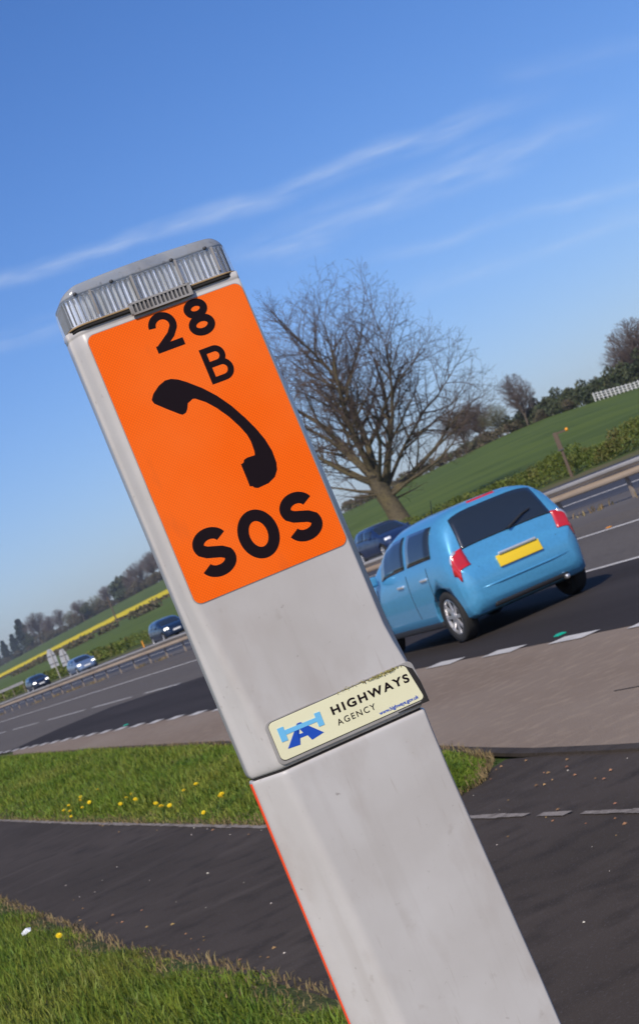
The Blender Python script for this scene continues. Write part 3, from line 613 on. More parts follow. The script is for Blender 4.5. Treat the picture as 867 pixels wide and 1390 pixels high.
        for p in me.polygons:
            if len(p.vertices) > 4: p.use_smooth = False
        return o
    base = dense(outline(0), .0012)
    def flute(P, amp, pitch):
        Q = []; s = 0
        for i, p in enumerate(P):
            a, b = P[i-1], P[(i+1) % len(P)]; t = Vector((b[0]-a[0], b[1]-a[1])).normalized(); nn = Vector((t.y, -t.x))
            q = amp*math.sin(2*math.pi*s/pitch); Q.append((p[0]+nn.x*q, p[1]+nn.y*q)); s += math.dist(p, P[(i+1) % len(P)])
        return Q
    rows = []
    cx, cy = -.006, .058
    for z, k, am in ((1.8085,1.0,.0004),(1.811,1.0,.0009),(1.835,.995,.0009),(1.8525,.985,.0009),(1.8535,.984,.0)):
        rows.append([((p[0]-cx)*k+cx, (p[1]-cy)*k+cy, z) for p in flute(base, am, .0084)])
    lens = loft('lamp_cover', rows, M['clear'], T)
    # bright vertical fins behind the cover
    inner = dense(outline(.009), .0012); fin = flute(inner, .0030, .0088)
    loft('reflector_fins', [[(p[0], p[1], z) for p in fin] for z in (1.8095,1.8520)], M['mirror'], T, smooth=False)
    mb = MB(); rib = outline(.0045); per = sum(math.dist(a, b) for a, b in zip(rib, rib[1:]+rib[:1])); acc = 0.; nxt = .0022
    for a, b in zip(rib, rib[1:]+rib[:1]):
        L = math.dist(a, b)
        while nxt < acc+L:
            t = (nxt-acc)/L; ang = math.atan2(b[1]-a[1], b[0]-a[0]); mb.box((a[0]+(b[0]-a[0])*t, a[1]+(b[1]-a[1])*t, 1.8312), (.0021,.0018,.040), ang); nxt += .0088
        acc += L
    mb.build('fin_valley_bars', M['dark_rib'], T)  # dark bars added to paint the dark valleys between the bright fins
    # smoky dome
    rows = []
    for q in (0,.15,.35,.55,.75,.9,1):
        a = R(90*q); k = .984-.085*(1-math.cos(a))**1.0
        rows.append([((p[0]-cx)*k+cx, (p[1]-cy)*k+cy, 1.8535+(ztop((p[0]-cx)*k+cx)-1.8535)*math.sin(a)) for p in base])
    loft('lamp_dome', rows, M['smoke'], T)
    for x in (-.123,-.062,.040,.098):
        mb = MB(); mb.lathe([(.0001,0),(.0028,0),(.0028,.003),(.0020,.0045),(.0001,.0045)], 12, Matrix.Translation((x, -.0025, 1.8560)) @ Matrix.Rotation(R(-60), 4, 'Z')); mb.build('screw', M['dark'], T, True)
    for x in (-.099,-.030,.045,.108):
        mb = MB(); mb.box((x, -.0058, 1.834), (.0035,.003,.040)); mb.build('cover_joint', M['rim_grey'], lens)
    rows = [[((p[0]-cx)*1.004+cx, (p[1]-cy)*1.004+cy, z) for p in base] for z in (1.8055,1.8085)]
    loft('lamp_gasket', rows, M['frost'], T)
    rows = [[((p[0]-cx)*.99+cx, (p[1]-cy)*.99+cy, z) for p in base] for z in (1.800,1.8060)]
    loft('gasket_shadow', rows, M['gap'], T)
    # louvred grille hanging over the panel top
    mb = MB(); mb.box((.0005,-.0040,1.8026), (.1000,.004,.0185)); gr = mb.build('grille_box', M['dark'], T)
    mb = MB()
    for i in range(15): mb.box((-.0470+i*.0068,-.0072,1.8026), (.0027,.003,.0155))
    for z in (1.7942,1.8110): mb.box((.0005,-.0070,z), (.1035,.0045,.0032))
    for x in (-.0500,.0510): mb.box((x,-.0070,1.8026), (.003,.0045,.0190))
    mb.build('grille_bars', M['rim_grey'], gr)
phone()

# ------------------------------------------------------------------ trees
def grow(limbs, inside, rng, cfg, tk, tw, thick):
    """limbs: (start, direction, length, radius). Each shoot wanders a little, bears side shoots and stops at the crown outline."""
    def reach(p, d, mx):
        t = 0.
        while t < mx:
            t += .25*cfg['unit']
            if not inside(p+d*t): break
        return t
    def shoot(p, d, L, r, lev):
        ns = max(2, int(L/cfg['seg'][lev])); pts = [p.copy()]; rs = [r]; st = L/ns; dirs = []
        for i in range(ns):
            d = (d + Vector(rng.normal(0, cfg['wander'][lev], 3)) + Vector((0,0,cfg['up'][lev]))).normalized()
            p = p+d*st; pts.append(p.copy()); dirs.append(d.copy()); rs.append(cfg['rmin']*.8+(r-cfg['rmin']*.8)*(1-(i+1)/ns)**cfg.get('tap',1.0))
        n_thick = next((q for q, x in enumerate(rs) if x < thick), len(rs))
        if n_thick >= 2: tk.tube(pts[:n_thick+1], rs[:n_thick+1], 8 if r > .15*cfg['unit'] else 6, False)
        lo = max(0, n_thick-1) if n_thick >= 2 else 0
        if len(pts)-lo >= 2: tw.tube(pts[lo:], [max(x, cfg['rmin']) for x in rs[lo:]], 4 if lev < 2 else 3, False)
        if lev+1 >= len(cfg['n']): return
        k = max(1, int(cfg['n'][lev+1]*L)); ph = rng.uniform(0, 6.28)
        for j in range(k):
            t = cfg['bare'][lev] + (1-cfg['bare'][lev])*(j+rng.random())/k; i = min(ns-1, int(t*ns)); q = pts[i].lerp(pts[i+1], t*ns-i); dd = dirs[i]
            ph += 2.4 + rng.normal(0,.4); ax = dd.cross(Vector((.3,.2,1))).normalized(); side = Matrix.Rotation(ph, 3, dd) @ ax
            an = R(rng.uniform(*cfg['ang'])); nd = (dd*math.cos(an) + side*math.sin(an)).normalized()
            Lm = L*cfg['ratio'][lev]*(1.05-.50*t)*rng.uniform(.6,1.25)
            Lr = min(Lm, max(.25*cfg['unit'], reach(q, nd, Lm)*rng.uniform(.85,1.08)))
            shoot(q, nd, Lr, min(rs[i]*.72, cfg['rk']*Lr**1.15/cfg['unit']**.15), lev+1)
    for p, d, L, r in limbs: 
        d = Vector(d).normalized(); shoot(Vector(p), d, min(L, reach(Vector(p)+d*.5, d, L)+.5), r, 0)
def oak():
    az = 22.39; base = Vector((38, 38/math.tan(R(az)), 0)); base.z = gz(base.x, base.y)-.1
    T = thing('bare_tree', 'tall leafless tree with wide spreading crown standing behind the blue car', 'tree', base, (0,0,R(-az)))
    rng = np.random.default_rng(11)
    env = [(-3.2,3.6),(-5.0,5.2),(-5.3,8),(-4.7,10.6),(-3.4,13.0),(-1.5,14.6),(.8,15.3),(2.6,15.0),(4.0,13.2),(5.0,11.2),(6.1,9.4),(7.2,7.8),(8.2,6.3),(8.1,5.0),(6.0,3.6),(4.6,2.4),(2.4,2.6),(1.2,1.0),(-.8,1.0)]
    def inside(p):
        x, z = p.x, p.z; c = False; j = len(env)-1
        for i in range(len(env)):
            (xi,zi),(xj,zj) = env[i],env[j]
            if (zi>z) != (zj>z) and x < (xj-xi)*(z-zi)/(zj-zi)+xi: c = not c
            j = i
        return c and (p.y/5.4)**2 + ((z-7.5)/9.5)**2 < 1
    tk, tw = MB(), MB()
    trunk = [(.34,0,-.3),(.27,0,.15),(.2,0,.8),(.08,.02,1.6),(-.08,.03,2.4),(-.2,.0,3.1),(-.28,-.03,3.7)]
    tk.tube(trunk, [.92,.70,.54,.48,.47,.44,.30], 12, False)
    cfg = dict(unit=1., seg=(.55,.40,.28,.22), wander=(.075,.10,.13,.16), up=(.028,.03,.02,.0), n=(0,2.1,2.5,4.2), bare=(.14,.12,.1), ang=(28,58), ratio=(.50,.50,.50), rk=.0135, rmin=.0062, tap=1.15)
    limbs = [((-.22,0,3.1),(-.40,.10,1),12.8,.22),((-.18,.05,3.2),(-.06,-.50,1),12.8,.19),((-.12,0,3.0),(.30,.30,1),12.8,.21),((-.05,-.05,2.6),(.62,-.3,1),12,.17),
             ((-.15,0,2.8),(-.85,-.25,.75),9.5,.15),((-.2,0,2.5),(-1,.35,.42),7.5,.12),((.0,.05,2.5),(.72,.42,.78),11,.16),((.05,0,2.2),(1,.05,.34),10.5,.16),((.06,-.05,2.1),(1,-.35,.26),9.8,.12),
             ((-.1,.1,2.9),(-.15,.9,.8),8.5,.14),((-.1,-.1,2.9),(.15,-.95,.75),8.5,.14),((-.24,0,3.4),(-.68,.2,1),11.5,.15),((-.1,0,2.4),(-1,-.5,.12),5.8,.08),((.08,0,1.9),(1,.5,.02),6.5,.08),
             ((-.2,0,3.4),(-.02,.42,1),12.0,.14),((0,.1,2.4),(.9,.7,.95),10,.12),((-.2,.1,3.0),(-.9,.5,.9),9.5,.12)]
    grow(limbs, inside, rng, cfg, tk, tw, .045); T.scale = (1.10, 1.10, 1.10)
    tk.build('trunk', M['bark'], T, True); tw.build('crown', M['twig'], T)
oak()

def P(az, X, dz=0):
    y = X/math.tan(R(az)); return Vector((X, y, gz(X, y)+dz))
def bare_proto(seed, h, w, twig='twig2', clear=.18):
    rng = np.random.default_rng(seed); cz = h*(clear+1)/2; rz = h*(1-clear)/2
    inside = lambda p: (p.x/(w/2*(1+.12*math.sin(seed+p.z))))**2 + (p.y/(w/2))**2 + ((p.z-cz)/rz)**2 < 1
    tk, tw = MB(), MB(); tk.tube([(0,0,-.3),(0,0,h*.1),(.05,0,h*.25)], [h*.032,h*.024,h*.018], 7, False)
    cfg = dict(unit=h/10, seg=(.9,.7,.6), wander=(.09,.12,.16), up=(.04,.04,.02), n=(0,2.6,3.4), bare=(.12,.1), ang=(25,58), ratio=(.60,.55), rk=.018, rmin=.021)
    limbs = []
    for i in range(9):
        a = i*2.4+seed; t = rng.uniform(.25,1.1) if i > 1 else .12; limbs.append(((.03,0,h*rng.uniform(.14,.26)), (math.cos(a)*math.sin(t), math.sin(a)*math.sin(t), math.cos(t)+.15), h*.9, h*.012))
    grow(limbs, inside, rng, cfg, tk, tw, .09)
    return tk, tw, M[twig]
def leafy_proto(seed, h, w, n, size, shape='round'):
    rng = np.random.default_rng(seed); mb = MB(); tk = MB()
    blobs = []
    if shape == 'cone':
        for i in range(34):
            t = rng.random(); blobs.append((rng.normal(0,w*.16*(1.05-t)), rng.normal(0,w*.16*(1.05-t)), h*(.06+.90*t), w*.33*(1.08-t)+w*.05))
    else:
        for i in range(18):
            a = rng.uniform(0,6.28); r = w*.33*math.sqrt(rng.random()); t = rng.random(); blobs.append((r*math.cos(a), r*math.sin(a), h*(.18+.66*t*(1-.45*r/(w*.33))), w*rng.uniform(.13,.22)))
    for i in range(n):
        b = blobs[rng.integers(len(blobs))]; d = Vector(rng.normal(0,1,3)).normalized()*b[3]*rng.uniform(.55,1.08)
        c = Vector(b[:3])+Vector((d.x,d.y,d.z*(.7 if shape != 'cone' else .8))); c.z = max(.05, c.z)
        a = Vector(rng.normal(0,1,3)).normalized(); e = a.cross(Vector(rng.normal(0,1,3))).normalized(); s = size*rng.uniform(.5,1.3)
        mb.add([c-a*s, c+e*s*.6, c+a*s, c-e*s*.6], [(0,1,2,3)])
    tk.tube([(0,0,-.3),(0,0,h*.5),(0,0,h*.85)], [w*.035, w*.025, w*.008], 6, False)
    return tk, mb
def plant_all():
    def mk(name, label, cat, group, kind, proto_meshes, mats):
        T = thing(name, label, cat, group=group); tk, cr = proto_meshes
        tk.build('trunk', mats[0], T, True); cr.build('crown' if 'tree' in name else 'foliage', mats[1], T); return T
    # crest on the right: (azimuth, X, height, kind, label)
    spots = [
        (27.49, 152, 8.5, 'bare_a', 'round bare grey tree alone on the right skyline', 'trees along the skyline on the right'),
        (25.39, 154, 8.4, 'bare_b', 'brown bare tree, left of the clump beside the tall tree', 'trees along the skyline on the right'),
        (25.99, 156, 8.2, 'bare_c', 'brown bare tree in the middle of the clump beside the tall tree', 'trees along the skyline on the right'),
        (26.53, 153, 5.8, 'bare_d', 'small greenish bare tree at the right of the clump beside the tall tree', 'trees along the skyline on the right'),
        (26.89, 156, 3.4, 'ever', 'dark evergreen tree in the row along the right skyline', 'dark evergreen trees along the right skyline'),
        (27.3, 156, 3.7, 'ever2', 'dark evergreen tree in the row along the right skyline', 'dark evergreen trees along the right skyline'),
        (27.83, 156, 4.2, 'ever', 'dark evergreen tree in the row along the right skyline', 'dark evergreen trees along the right skyline'),
        (28.28, 156, 4.1, 'ever2', 'dark evergreen tree in the row along the right skyline', 'dark evergreen trees along the right skyline'),
        (28.71, 156, 4.3, 'ever', 'dark evergreen tree in the row along the right skyline', 'dark evergreen trees along the right skyline'),
        (29.12, 156, 4.0, 'ever2', 'dark evergreen tree in the row along the right skyline', 'dark evergreen trees along the right skyline'),
        (29.57, 156, 4.2, 'ever', 'dark evergreen tree in the row along the right skyline', 'dark evergreen trees along the right skyline'),
        (30.02, 156, 4.4, 'ever2', 'dark evergreen tree in the row along the right skyline', 'dark evergreen trees along the right skyline'),
        (30.5, 156, 4.8, 'ever', 'dark evergreen tree in the row along the right skyline', 'dark evergreen trees along the right skyline'),
        (31.0, 156, 5.5, 'ever2', 'dark evergreen tree in the row along the right skyline', 'dark evergreen trees along the right skyline'),
        (31.57, 156, 5.7, 'ever', 'dark evergreen tree in the row along the right skyline', 'dark evergreen trees along the right skyline'),
        (31.02, 160, 7.9, 'bare_b', 'big bare grey tree at the right edge above the white fence, left one', 'trees along the skyline on the right'),
        (31.52, 162, 10.9, 'bare_c', 'big bare grey tree at the right edge above the white fence, right one', 'trees along the skyline on the right'),
        (26.11, 151.5, 2.3, 'scrub', 'brown scrub bush at the foot of the right skyline trees', 'scrub bushes under the right skyline trees'),
        (27.14, 151.5, 1.9, 'scrub', 'brown scrub bush at the foot of the right skyline trees', 'scrub bushes under the right skyline trees'),
        (25.55, 151.5, 2.0, 'scrub', 'brown scrub bush at the foot of the right skyline trees', 'scrub bushes under the right skyline trees'),
        (27.98, 151.5, 1.9, 'scrub', 'brown scrub bush at the foot of the right skyline trees', 'scrub bushes under the right skyline trees'),
        (28.89, 151.5, 1.8, 'scrub', 'brown scrub bush at the foot of the right skyline trees', 'scrub bushes under the right skyline trees'),
        (8.88, 262, 21.1, 'conifer', 'dark conifer at the left frame edge', 'trees of the far treeline on the left'),
        (9.23, 262, 20.3, 'conifer', 'dark conifer second from the left frame edge', 'trees of the far treeline on the left'),
        (9.57, 262, 20.9, 'conifer', 'dark conifer in the left group, third along', 'trees of the far treeline on the left'),
        (9.91, 262, 29.1, 'conifer', 'tallest dark conifer of the left group', 'trees of the far treeline on the left'),
        (10.4, 262, 24.1, 'bare_b', 'tall bare brown tree right beside the tallest conifer', 'trees of the far treeline on the left'),
        (10.79, 262, 16.3, 'bare_c', 'bare brown tree second to the right of the conifers', 'trees of the far treeline on the left'),
        (11.17, 262, 16.8, 'bare_a', 'bare brown tree third to the right of the conifers', 'trees of the far treeline on the left'),
        (11.49, 262, 12.0, 'bare_d', 'greenish bare tree above the silver car', 'trees of the far treeline on the left'),
        (11.89, 262, 14.8, 'bare_b', 'bare brown tree left of the telegraph pole', 'trees of the far treeline on the left'),
        (12.1, 262, 10.4, 'ever', 'small round green tree just left of the telegraph pole', 'trees of the far treeline on the left'),
        (12.39, 262, 12.2, 'bare_d', 'greenish bare tree right next to the telegraph pole, left side', 'trees of the far treeline on the left'),
        (12.83, 262, 13.7, 'bare_c', 'bare brown tree behind the telegraph pole', 'trees of the far treeline on the left'),
        (13.35, 262, 16.0, 'ever2', 'rounded dark green tree above the yellow field right of the telegraph pole', 'trees of the far treeline on the left'),
        (13.71, 262, 14.7, 'bare_a', 'bare brown tree right of the rounded dark green tree', 'trees of the far treeline on the left'),
        (14.08, 262, 16.1, 'bare_b', 'broad bare brown tree second from the phone post on the left', 'trees of the far treeline on the left'),
        (14.49, 262, 17.4, 'bare_c', 'tall bare brown tree nearest the phone post on the left', 'trees of the far treeline on the left'),
        (14.9, 262, 18.6, 'bare_a', 'bare brown tree half hidden behind the phone post', 'trees of the far treeline on the left'),
        (10.1, 262, 12.4, 'ever', 'low dark green tree between conifer and bare brown tree', 'trees of the far treeline on the left'),
        (10.6, 262, 10.6, 'scrub', 'low brown scrub filling the foot of the far treeline on the left', 'scrub under the far left treeline'),
        (12.57, 262, 8.0, 'scrub', 'low brown scrub filling the foot of the far treeline on the left', 'scrub under the far left treeline'),
        (11.64, 262, 8.6, 'scrub', 'low brown scrub filling the foot of the far treeline on the left', 'scrub under the far left treeline'),
        (13.91, 262, 8.1, 'scrub', 'low brown scrub filling the foot of the far treeline on the left', 'scrub under the far left treeline'),
        (8.95, 259, 5.7, 'scrub', 'low brown scrub filling the foot of the far treeline on the left', 'scrub under the far left treeline'),
        (9.16, 259, 5.2, 'scrub', 'low brown scrub filling the foot of the far treeline on the left', 'scrub under the far left treeline'),
        (9.37, 268, 5.8, 'scrub', 'low brown scrub filling the foot of the far treeline on the left', 'scrub under the far left treeline'),
        (9.58, 256, 5.8, 'scrub', 'low brown scrub filling the foot of the far treeline on the left', 'scrub under the far left treeline'),
        (9.79, 268, 4.9, 'scrub', 'low brown scrub filling the foot of the far treeline on the left', 'scrub under the far left treeline'),
        (10.0, 259, 4.7, 'scrub', 'low brown scrub filling the foot of the far treeline on the left', 'scrub under the far left treeline'),
        (10.21, 268, 5.6, 'scrub', 'low brown scrub filling the foot of the far treeline on the left', 'scrub under the far left treeline'),
        (10.42, 268, 5.2, 'scrub', 'low brown scrub filling the foot of the far treeline on the left', 'scrub under the far left treeline'),
        (10.63, 259, 4.8, 'scrub', 'low brown scrub filling the foot of the far treeline on the left', 'scrub under the far left treeline'),
        (10.84, 259, 6.5, 'scrub', 'low brown scrub filling the foot of the far treeline on the left', 'scrub under the far left treeline'),
        (11.05, 268, 6.1, 'scrub', 'low brown scrub filling the foot of the far treeline on the left', 'scrub under the far left treeline'),
        (11.26, 256, 4.6, 'scrub', 'low brown scrub filling the foot of the far treeline on the left', 'scrub under the far left treeline'),
        (11.47, 256, 5.0, 'scrub', 'low brown scrub filling the foot of the far treeline on the left', 'scrub under the far left treeline'),
        (11.68, 256, 6.3, 'scrub', 'low brown scrub filling the foot of the far treeline on the left', 'scrub under the far left treeline'),
        (11.89, 264, 5.4, 'scrub', 'low brown scrub filling the foot of the far treeline on the left', 'scrub under the far left treeline'),
        (12.1, 268, 6.1, 'scrub', 'low brown scrub filling the foot of the far treeline on the left', 'scrub under the far left treeline'),
        (12.31, 268, 5.2, 'scrub', 'low brown scrub filling the foot of the far treeline on the left', 'scrub under the far left treeline'),
        (12.52, 268, 6.7, 'scrub', 'low brown scrub filling the foot of the far treeline on the left', 'scrub under the far left treeline'),
        (12.73, 259, 6.5, 'scrub', 'low brown scrub filling the foot of the far treeline on the left', 'scrub under the far left treeline'),
        (12.94, 256, 4.3, 'scrub', 'low brown scrub filling the foot of the far treeline on the left', 'scrub under the far left treeline'),
        (13.15, 268, 4.8, 'scrub', 'low brown scrub filling the foot of the far treeline on the left', 'scrub under the far left treeline'),
        (13.36, 268, 6.2, 'scrub', 'low brown scrub filling the foot of the far treeline on the left', 'scrub under the far left treeline'),
        (13.57, 264, 5.3, 'scrub', 'low brown scrub filling the foot of the far treeline on the left', 'scrub under the far left treeline'),
        (13.78, 268, 5.7, 'scrub', 'low brown scrub filling the foot of the far treeline on the left', 'scrub under the far left treeline'),
        (13.99, 268, 5.7, 'scrub', 'low brown scrub filling the foot of the far treeline on the left', 'scrub under the far left treeline'),
        (14.2, 264, 6.0, 'scrub', 'low brown scrub filling the foot of the far treeline on the left', 'scrub under the far left treeline'),
        (14.41, 256, 6.4, 'scrub', 'low brown scrub filling the foot of the far treeline on the left', 'scrub under the far left treeline'),
        (14.62, 259, 6.0, 'scrub', 'low brown scrub filling the foot of the far treeline on the left', 'scrub under the far left treeline'),
        (14.83, 264, 6.7, 'scrub', 'low brown scrub filling the foot of the far treeline on the left', 'scrub under the far left treeline'),
        (15.04, 256, 6.1, 'scrub', 'low brown scrub filling the foot of the far treeline on the left', 'scrub under the far left treeline')]
    protos = {}
    used = set()
    def get(kind):
        if kind in protos: return protos[kind]
        if kind[:4] == 'bare':
            sd = {'bare_a': (3,10,7.2,'twig2'), 'bare_b': (5,10,9.5,'twig2'), 'bare_c': (8,10,8.0,'twig2'), 'bare_d': (14,10,8.6,'budding')}[kind]
            tk, tw, m = bare_proto(sd[0], sd[1], sd[2], sd[3]); mats = (M['bark2'], m); pm = (tk, tw); nm = 'bare_tree'
        elif kind == 'conifer': pm = leafy_proto(21, 10, 7.0, 2600, .42, 'cone'); mats = (M['bark'], M['conifer']); nm = 'conifer_tree'
        elif kind == 'ever': pm = leafy_proto(22, 10, 10, 2600, .42); mats = (M['bark'], M['ever']); nm = 'evergreen_tree'
        elif kind == 'ever2': pm = leafy_proto(27, 10, 12, 2600, .46); mats = (M['bark'], M['ever']); nm = 'evergreen_tree'
        elif kind == 'scrub': pm = leafy_proto(29, 10, 16, 2200, .55); mats = (M['bark'], M['hedge_brown']); nm = 'scrub_bush'
        protos[kind] = (pm, mats, nm); return protos[kind]
    built = {}
    cats = {'bare': 'tree', 'coni': 'tree', 'ever': 'tree', 'scru': 'bush'}
    for az, X, h, kind, label, group in spots:
        h *= {'conifer': 1.1, 'ever': 1.4, 'ever2': 1.35, 'scrub': 1.3}.get(kind, 1.22) * (.9 if X > 200 else 1)
        if kind not in built:
            pm, mats, nm = get(kind); o = mk(nm, label, cats[kind[:4]], group, kind, pm, mats); built[kind] = o
        else: o = copy_tree(built[kind])
        tag(o, label, cats[kind[:4]], group)
        o.location = P(az, X, -.1); o.scale = (h/10,)*3; o.rotation_euler = (0, 0, random.uniform(0,6.28))
plant_all()

def leaf_strip(name, pts, width, h, per_m, size, m, label, cat, group=None, ragged=.25, stems=False):
    """a hedge following a list of world points; leaves through its volume, woody stems inside"""
    T = thing(name, label, cat, pts[0], group=group); o0 = Vector(pts[0]); mb = MB(); st = MB(); rng = np.random.default_rng(len(pts)*7+int(h*100))
    for a, b in zip(pts[:-1], pts[1:]):
        a, b = Vector(a), Vector(b); L = (b-a).length; d = (b-a).normalized(); nn = Vector((-d.y, d.x, 0)).normalized()
        pm = per_m(((a+b)/2).length) if callable(per_m) else per_m
        for i in range(int(L*pm)):
            t = rng.random(); p = a.lerp(b, t); hh = h*(1+ragged*(math.sin(t*L*.9+a.y)*.5+math.sin(t*L*.23+a.y*.7)*.5) + rng.normal(0,.05))
            z = hh*math.sqrt(rng.random()); wv = width*(.5 if z < hh*.7 else .38)
            # more leaves on the two faces and on top
            off = rng.choice([-1,1])*wv*rng.uniform(.5,1.05) if rng.random() < .7 else rng.uniform(-1,1)*wv
            c = p + nn*off + Vector((0,0,z)) - o0
            u = Vector(rng.normal(0,1,3)).normalized(); e = u.cross(Vector(rng.normal(0,1,3))).normalized(); s = size*rng.uniform(.5,1.35)
            mb.add([c-u*s, c+e*s*.6, c+u*s, c-e*s*.6], [(0,1,2,3)])
        if stems:
            for i in range(int(L*.8)):
                p = a.lerp(b, rng.random())-o0; st.tube([p, p+Vector((rng.normal(0,.1),rng.normal(0,.1),h*.9))], [.03,.012], 4, False)
    mb.build('foliage', m, T)
    if stems: st.build('stems', M['bark2'], T)
    return T
def along(X, y0, y1, step, dz=0.):
    out = []; y = y0
    while y <= y1+.01: out.append((X, y, gz(X, y)+dz)); y += step
    return out
def hedges():
    leaf_strip('hedge', along(34.6,44,150,4,-.15), 1.5, 1.0, lambda d: 620 if d < 85 else 330, .058, M['hedge'], 'clipped yellow-green roadside hedge along the far verge, nearest and right of the tall bare tree', 'hedge')
    leaf_strip('hedge', along(34.6,151,330,6,-.15), 1.5, 1.15, 70, .16, M['hedge'], 'low yellow-green roadside hedge behind the oncoming cars on the left', 'hedge')
    # broken hedgerow across the left field
    for i, (a0, a1, h) in enumerate(((9.2,9.85,1.3),(10.0,10.9,1.6),(11.1,11.9,1.5),(12.2,12.75,1.1),(13.3,14.3,1.7))):
        pts = [tuple(P(a0+(a1-a0)*k/6, 100, -.2)) for k in range(7)]
        leaf_strip('hedgerow', pts, 2.2, h, 14, .42, M['hedge_brown'], ['brown hedgerow length in the left field, leftmost','brown hedgerow length in the left field above the road sign backs','brown hedgerow length in the left field left of the telegraph pole','short brown hedgerow length at the foot of the telegraph pole','brown hedgerow length in the left field above the dark car nearest the phone post'][i], 'hedgerow', 'broken hedgerow across the left field', .5, False)
    pts = [tuple(P(8.2+(16-8.2)*k/30, 148, -.2)) for k in range(31)]
    leaf_strip('hedge', pts, 2, 1.2, 12, .4, M['hedge_brown'], 'dark brown hedge running along the lower edge of the yellow field', 'hedge', None, .2, False)
    pts = [tuple(P(21.0+(27.0-21.0)*k/24, 149, -.35)) for k in range(25)]
    leaf_strip('hedge', pts, 2.4, 2.0, 80, .28, M['hedge_brown'], 'brown hedge along the top edge of the green field on the right', 'hedge', None, .4, False)
    pts = [tuple(P(27.0+(32.5-27.0)*k/20, 153, -.2)) for k in range(21)]
    leaf_strip('hedge', pts, 2.5, 2.4, 60, .30, M['ever'], 'dark green hedge on the skyline behind the white fence', 'hedge', None, .4, False)
    # flowering crop: a standing slab a metre high
    V = []; n = 0; azs = np.linspace(8.0, 17, 60); xs = [151.5,152,155,158,161,164,164.5]
    for a in azs:
        for k, X in enumerate(xs):
            p = P(a, X); V.append((p.x, p.y, p.z+(1.25+RNG.normal(0,.05) if 0 < k < len(xs)-1 else -.3)))
    m = len(xs)
    F = [(i*m+k, i*m+k+1, (i+1)*m+k+1, (i+1)*m+k) for i in range(len(azs)-1) for k in range(m-1)]
    tag(obj('rapeseed_field', mesh(V, F), M['rape']), kind='structure')
hedges()

# ------------------------------------------------------------------ roadside furniture
def barrier():
    X = 18.2; T = thing('safety_barrier', 'long galvanised corrugated safety barrier on posts along the central reserve', 'crash barrier', (X, 0, 0))
    prof = [(-.02,.950),(-.045,.945),(-.060,.925),(-.060,.880),(-.045,.862),(.010,.820),(.020,.795),(.010,.770),(-.045,.725),(-.060,.705),(-.060,.665),(-.045,.645),(-.02,.640)]
    prof = [(a-.02, z) for a, z in prof]
    full = prof + [(a+.006, z) for a, z in prof[::-1]]
    ys = [-40,-10,10,20,30,40,50,60,70,80,90,100,115,130,150,180,220,280,360,480]; n = len(full); V = []
    for y in ys:
        for a, z in full: V.append((a-.10, y, z+.0))
    F = [(i*n+k, i*n+(k+1)%n, (i+1)*n+(k+1)%n, (i+1)*n+k) for i in range(len(ys)-1) for k in range(n)]
    mb = MB(); mb.add(V, F); b = mb.build('beam', [M['steel'], M['steel_dirty']], T)
    b.data.polygons.foreach_set('material_index', [1 if sum(b.data.vertices[i].co.z for i in p.vertices)/len(p.vertices) < .80 else 0 for p in b.data.polygons])
    mb = MB(); yy = 4.0; first = None
    k = 0
    for y in np.arange(19.1, 250, 3.2):
        if first is None:
            mb = MB(); mb.box((0,0,.42), (.06,.09,.90)); mb.box((-.045,0,.80), (.05,.10,.20))
            first = mb.build('post', M['steel_post'], T); first.location = (.01, y, .03)
        else:
            c = first.copy(); COL.objects.link(c); c.parent = T; c.location = (.01, y, .03)
    mb = MB(); mb.box((0,0,0), (.04,.10,.32)); r = mb.build('marker_reflector', M['amber'], T); r.location = (-.15, 76.2, 1.12)
barrier()
def far_barrier():
    T = thing('safety_barrier', 'thin pale verge barrier beyond the far carriageway at the left edge', 'crash barrier', (32.2, 0, .8))
    mb = MB(); mb.box((0,260,1.15), (.08,130,.30)); mb.build('beam', M['steel'], T)
    f = None
    for y in range(196, 326, 8):
        if f is None: mb = MB(); mb.box((0,0,.5), (.06,.1,1.15)); f = mb.build('post', M['steel_post'], T)
        else:
            c = f.copy(); COL.objects.link(c); c.parent = T; f2 = c
        (f if y == 196 else f2).location = (.08, y, 0)
far_barrier()
